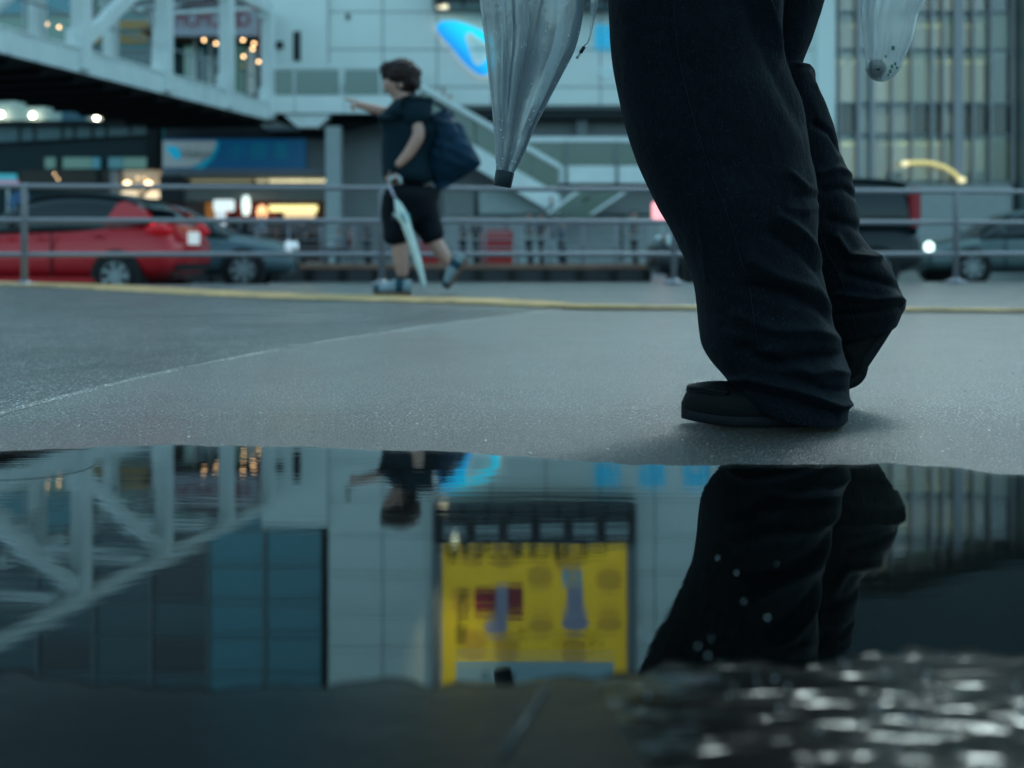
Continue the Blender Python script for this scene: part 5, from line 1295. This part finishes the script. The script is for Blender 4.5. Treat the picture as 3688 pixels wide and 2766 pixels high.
MB().loft(rings).build('bag_body', BAG, sbag, True)
def B_(q, y): return P(q[0], q[1], DWm+y)-BGO
MB().tube([B_(wq(1585,890),0), B_(wq(1500,830),-.06), B_(wq(1400,790),-.11), B_(wq(1340,800),-.14), B_(wq(1330,860),-.16)], .014, 8).build('strap', mat('bag_strap', (.006,.03,.05), .6), sbag, True)
# her folded umbrella
uu = thing('white_umbrella', 'closed white clear umbrella in the hand of the striding woman, pointing down', 'umbrella', P(*wf(1400,985), DWm-.24)); UU = Vector(uu.location)
def U_(zx, zy): return P(*wf(zx,zy), DWm-.24)-UU
uax = [U_(1400,990), U_(1385,930), U_(1340,760), U_(1290,600), U_(1240,450), U_(1200,360), U_(1180,300), U_(1160,260)]
MB().tube(uax, [.006,.016,.024,.027,.032,.036,.024,.009], 14).build('canopy', mat('white_umbrella_vinyl', (.62,.72,.68), .3, var=.15, vs=10, bump=.004, bs=30), uu, True)
MB().tube([U_(1165,270), U_(1105,140)], .009, 8).build('shaft', mat('shaft_lilac', (.50,.48,.60), .3, var=0), uu, True)
MB().tube([U_(1105,140), U_(1120,95), U_(1160,70), U_(1195,90), U_(1200,140)], .012, 10).build('handle', mat('handle_pale', (.5,.58,.6), .3, var=0), uu, True)
for k in range(4):
    a = k*1.57+.3; MB().tube([uax[4]+Vector((math.cos(a)*.03, math.sin(a)*.03, 0)), uax[5]+Vector((math.cos(a)*.05, math.sin(a)*.05, -.01)), uax[5]+Vector((math.cos(a)*.055, math.sin(a)*.055, -.05))], [.006,.008,.003], 6).build('rib_end', mat('tint_%d' % k, ((.10,.45,.48),(.45,.25,.55),(.5,.6,.6),(.2,.5,.5))[k], .3, var=0), uu, True)

# ================================================================ FAR PEOPLE
def far_person(px, D, zg, shirt, trs, label, h=1.62, rz=0, seated=False, hairc=(.02,.016,.015)):
    root = thing('person', label, 'person', (X(px,D), D, zg), rz, group=None); s = h/1.65
    def p(x, y, z, r): return (x*s, y*s, z*s, r*s)
    hz = .50 if seated else .90
    skinned('body', [p(0,0,hz,.09),p(0,0,hz+.28,.10),p(0,0,hz+.46,.05),p(0,0,hz+.60,.075),p(-.01,0,hz+.68,.07),p(0,-.18,hz+.42,.045),p(.03,-.22,hz+.16,.036),p(-.10,-.22,hz+.02,.028),p(0,.18,hz+.42,.045),p(.0,.22,hz+.16,.036),p(-.06,.22,hz-.04,.028)],
       [(0,1),(1,2),(2,3),(3,4),(1,5),(5,6),(6,7),(1,8),(8,9),(9,10)], M['skin'], root, sub=1)
    skinned('shirt', [p(0,0,hz-.02,.135),p(0,0,hz+.2,.135),p(0,0,hz+.40,.12),p(0,-.17,hz+.40,.07),p(.02,-.21,hz+.22,.055),p(0,.17,hz+.40,.07),p(0,.21,hz+.22,.055)], [(0,1),(1,2),(2,3),(3,4),(2,5),(5,6)], mat('shirt', shirt, .8, var=.15), root, sub=1)
    if seated: q = [p(0,0,hz,.12),p(-.38,-.09,hz,.08),p(-.40,-.09,.06,.05),p(-.38,.09,hz,.08),p(-.40,.09,.06,.05)]
    else: q = [p(0,0,hz,.12),p(-.05,-.09,.48,.075),p(.03,-.09,.06,.05),p(.05,.09,.48,.075),p(.10,.09,.06,.05)]
    skinned('trousers', q, [(0,1),(1,2),(0,3),(3,4)], mat('trs', trs, .8), root, sub=1)
    skinned('hair', [p(.01,0,hz+.66,.085),p(0,0,hz+.73,.075)], [(0,1)], mat('hr', hairc, .5), root, sub=1)
    for sd_ in (-1, 1):
        x = (-.46 if seated else (-.01 if sd_ < 0 else .04)); MB().box((x-.09)*s, sd_*.09*s-.04, 0, (x+.12)*s, sd_*.09*s+.04, .08).build('shoe', M['black'], root, bevel=.01)
    return root
FP = [
 (262,35,(.24,.32,.40),(.03,.04,.06),'distant person in a pale blue top at the shop fronts left of the white column',1.68,0,False),
 (339,34.6,(.22,.32,.38),(.10,.12,.14),'distant person in a light blue shirt seated beyond the railing, leftmost of the pair',1.62,0,True),
 (350,34.8,(.20,.03,.04),(.05,.05,.07),'distant seated person in a brick red top beside the light blue shirt',1.62,.4,True),
 (367,35,(.03,.04,.05),(.02,.02,.03),'distant person in dark clothes between the column and the striding woman',1.60,0,False),
 (302,36,(.06,.05,.06),(.04,.04,.05),'distant person in dark top in front of the lit menu panel',1.58,.8,False),
 (463,35.6,(.05,.055,.06),(.01,.012,.015),'distant person in a grey top just left of the right red cabinet',1.64,0,False),
 (476,35.2,(.015,.02,.025),(.01,.01,.012),'distant person in black close to the left side of the right red cabinet',1.60,1,False),
 (529,36,(.02,.05,.055),(.01,.01,.012),'distant person in dark green right of the red cabinet',1.74,0,False),
 (541,36.4,(.02,.025,.03),(.02,.02,.02),'distant person in a black jacket right of the dark green top',1.72,.6,False),
 (563,35,(.01,.14,.24),(.01,.03,.05),'distant child-sized person in a bright blue top',1.40,0,False),
 (634,35.6,(.015,.03,.04),(.02,.02,.02),'distant person in dark teal near the pink glowing sign box',1.78,0,False),
]
for px, D, s1, s2, lab, h, rz, sea in FP:
    far_person(px, D, ROAD+.13, s1, s2, lab, h, rz, sea)
far_person(443.5, 43.9, Z(113+15,43.9)+.02, (.25,.25,.28), (.05,.05,.06), 'distant person going down the stair flight, upper of two heads above its handrail', 1.62, 0)
far_person(450, 43.9, Z(120+15,43.9)+.0, (.20,.22,.26), (.05,.05,.06), 'distant person going down the stair flight, lower of two heads above its handrail', 1.62, 0)
far_person(551, 42.9, Z(238,42.9), (.12,.16,.20), (.05,.05,.06), 'distant person climbing the lower stairs below the terrace', 1.62, 0)

# ================================================================ SMALL THINGS ON THE GROUND
rng = random.Random(17)
gr = MB()
for k in range(1100):
    px = rng.uniform(-60, 1090); py = rng.choice((rng.uniform(330, 462), rng.uniform(395, 462)))
    q = G(px, py); r_ = rng.uniform(.0007,.0015)*(2.2 if rng.random() < .05 else 1)*(q.y/2)**.5
    vs = [(q.x+r_*rng.uniform(.6,1.3)*math.cos(a), q.y+r_*rng.uniform(.6,1.3)*math.sin(a), .0008) for a in (0,1.05,2.1,3.14,4.2,5.25)]
    gr.loft([vs, [(v[0]*.9+q.x*.1, v[1]*.9+q.y*.1, r_*rng.uniform(.6,1.1)) for v in vs]])
stuff(tag(gr.build('pavement_grit', mat('grit_pale', (.30,.32,.32), .5, var=.4, vs=300)), 'scattered pale grit and crumbs on the wet asphalt', 'grit'))
# bubbles and droplets on the puddle, lower right
bb = MB()
for k in range(60):
    px = rng.gauss(880, 130); py = rng.uniform(656, 764)
    if rng.random() < .18: px = rng.uniform(610, 800); py = rng.uniform(560, 700)
    if px > 1150 or px < 600: continue
    q = G(px, py); r_ = rng.uniform(.0005,.0011)
    bb.lathe([(r_, 0), (r_*.96, r_*.35), (r_*.7, r_*.75), (r_*.35, r_*.95), (0, r_)], (q.x, q.y, .0042), n=10)
stuff(tag(bb.build('water_bubbles', mat('bubble', (.35,.42,.45), .04, var=0, spec=1.), None, True), 'tiny bubbles and droplets riding on the stirred water at lower right', 'bubbles'))
# faint slanted pavement joint near the lens, built as a thin dark tube
MB()
s0 = G(503, 765); s1 = G(548, 692)
sr_ = thing('joint_streak', 'thin pale straw lying slanted in the dark water near the lens', 'straw', s0)
MB().tube([Vector((0,0,.006)), (s1-s0)+Vector((0,0,.006))], .0013, 8).build('tube', mat('joint_streak_dark', (.035,.045,.05), .35, var=.2), sr_, True)
# ring ripples
def ripple(px, py, r0, nring, amp):
    c = G(px, py); mb = MB(True); nR = nring*8+1; rings = []
    for i in range(nR+1):
        rr = r0*i/nR+1e-4; z = .0045+amp*math.sin(i/8*2*math.pi)*math.exp(-1.2*i/nR)*(1-i/nR)
        rings.append([(c.x+rr*math.cos(2*math.pi*k/72), c.y+rr*math.sin(2*math.pi*k/72), z) for k in range(72)])
    mb.loft(rings, False); return structure(mb.build('water_ripple', M['water'], None, True))
ripple(28, 470, .09, 6, .00001)
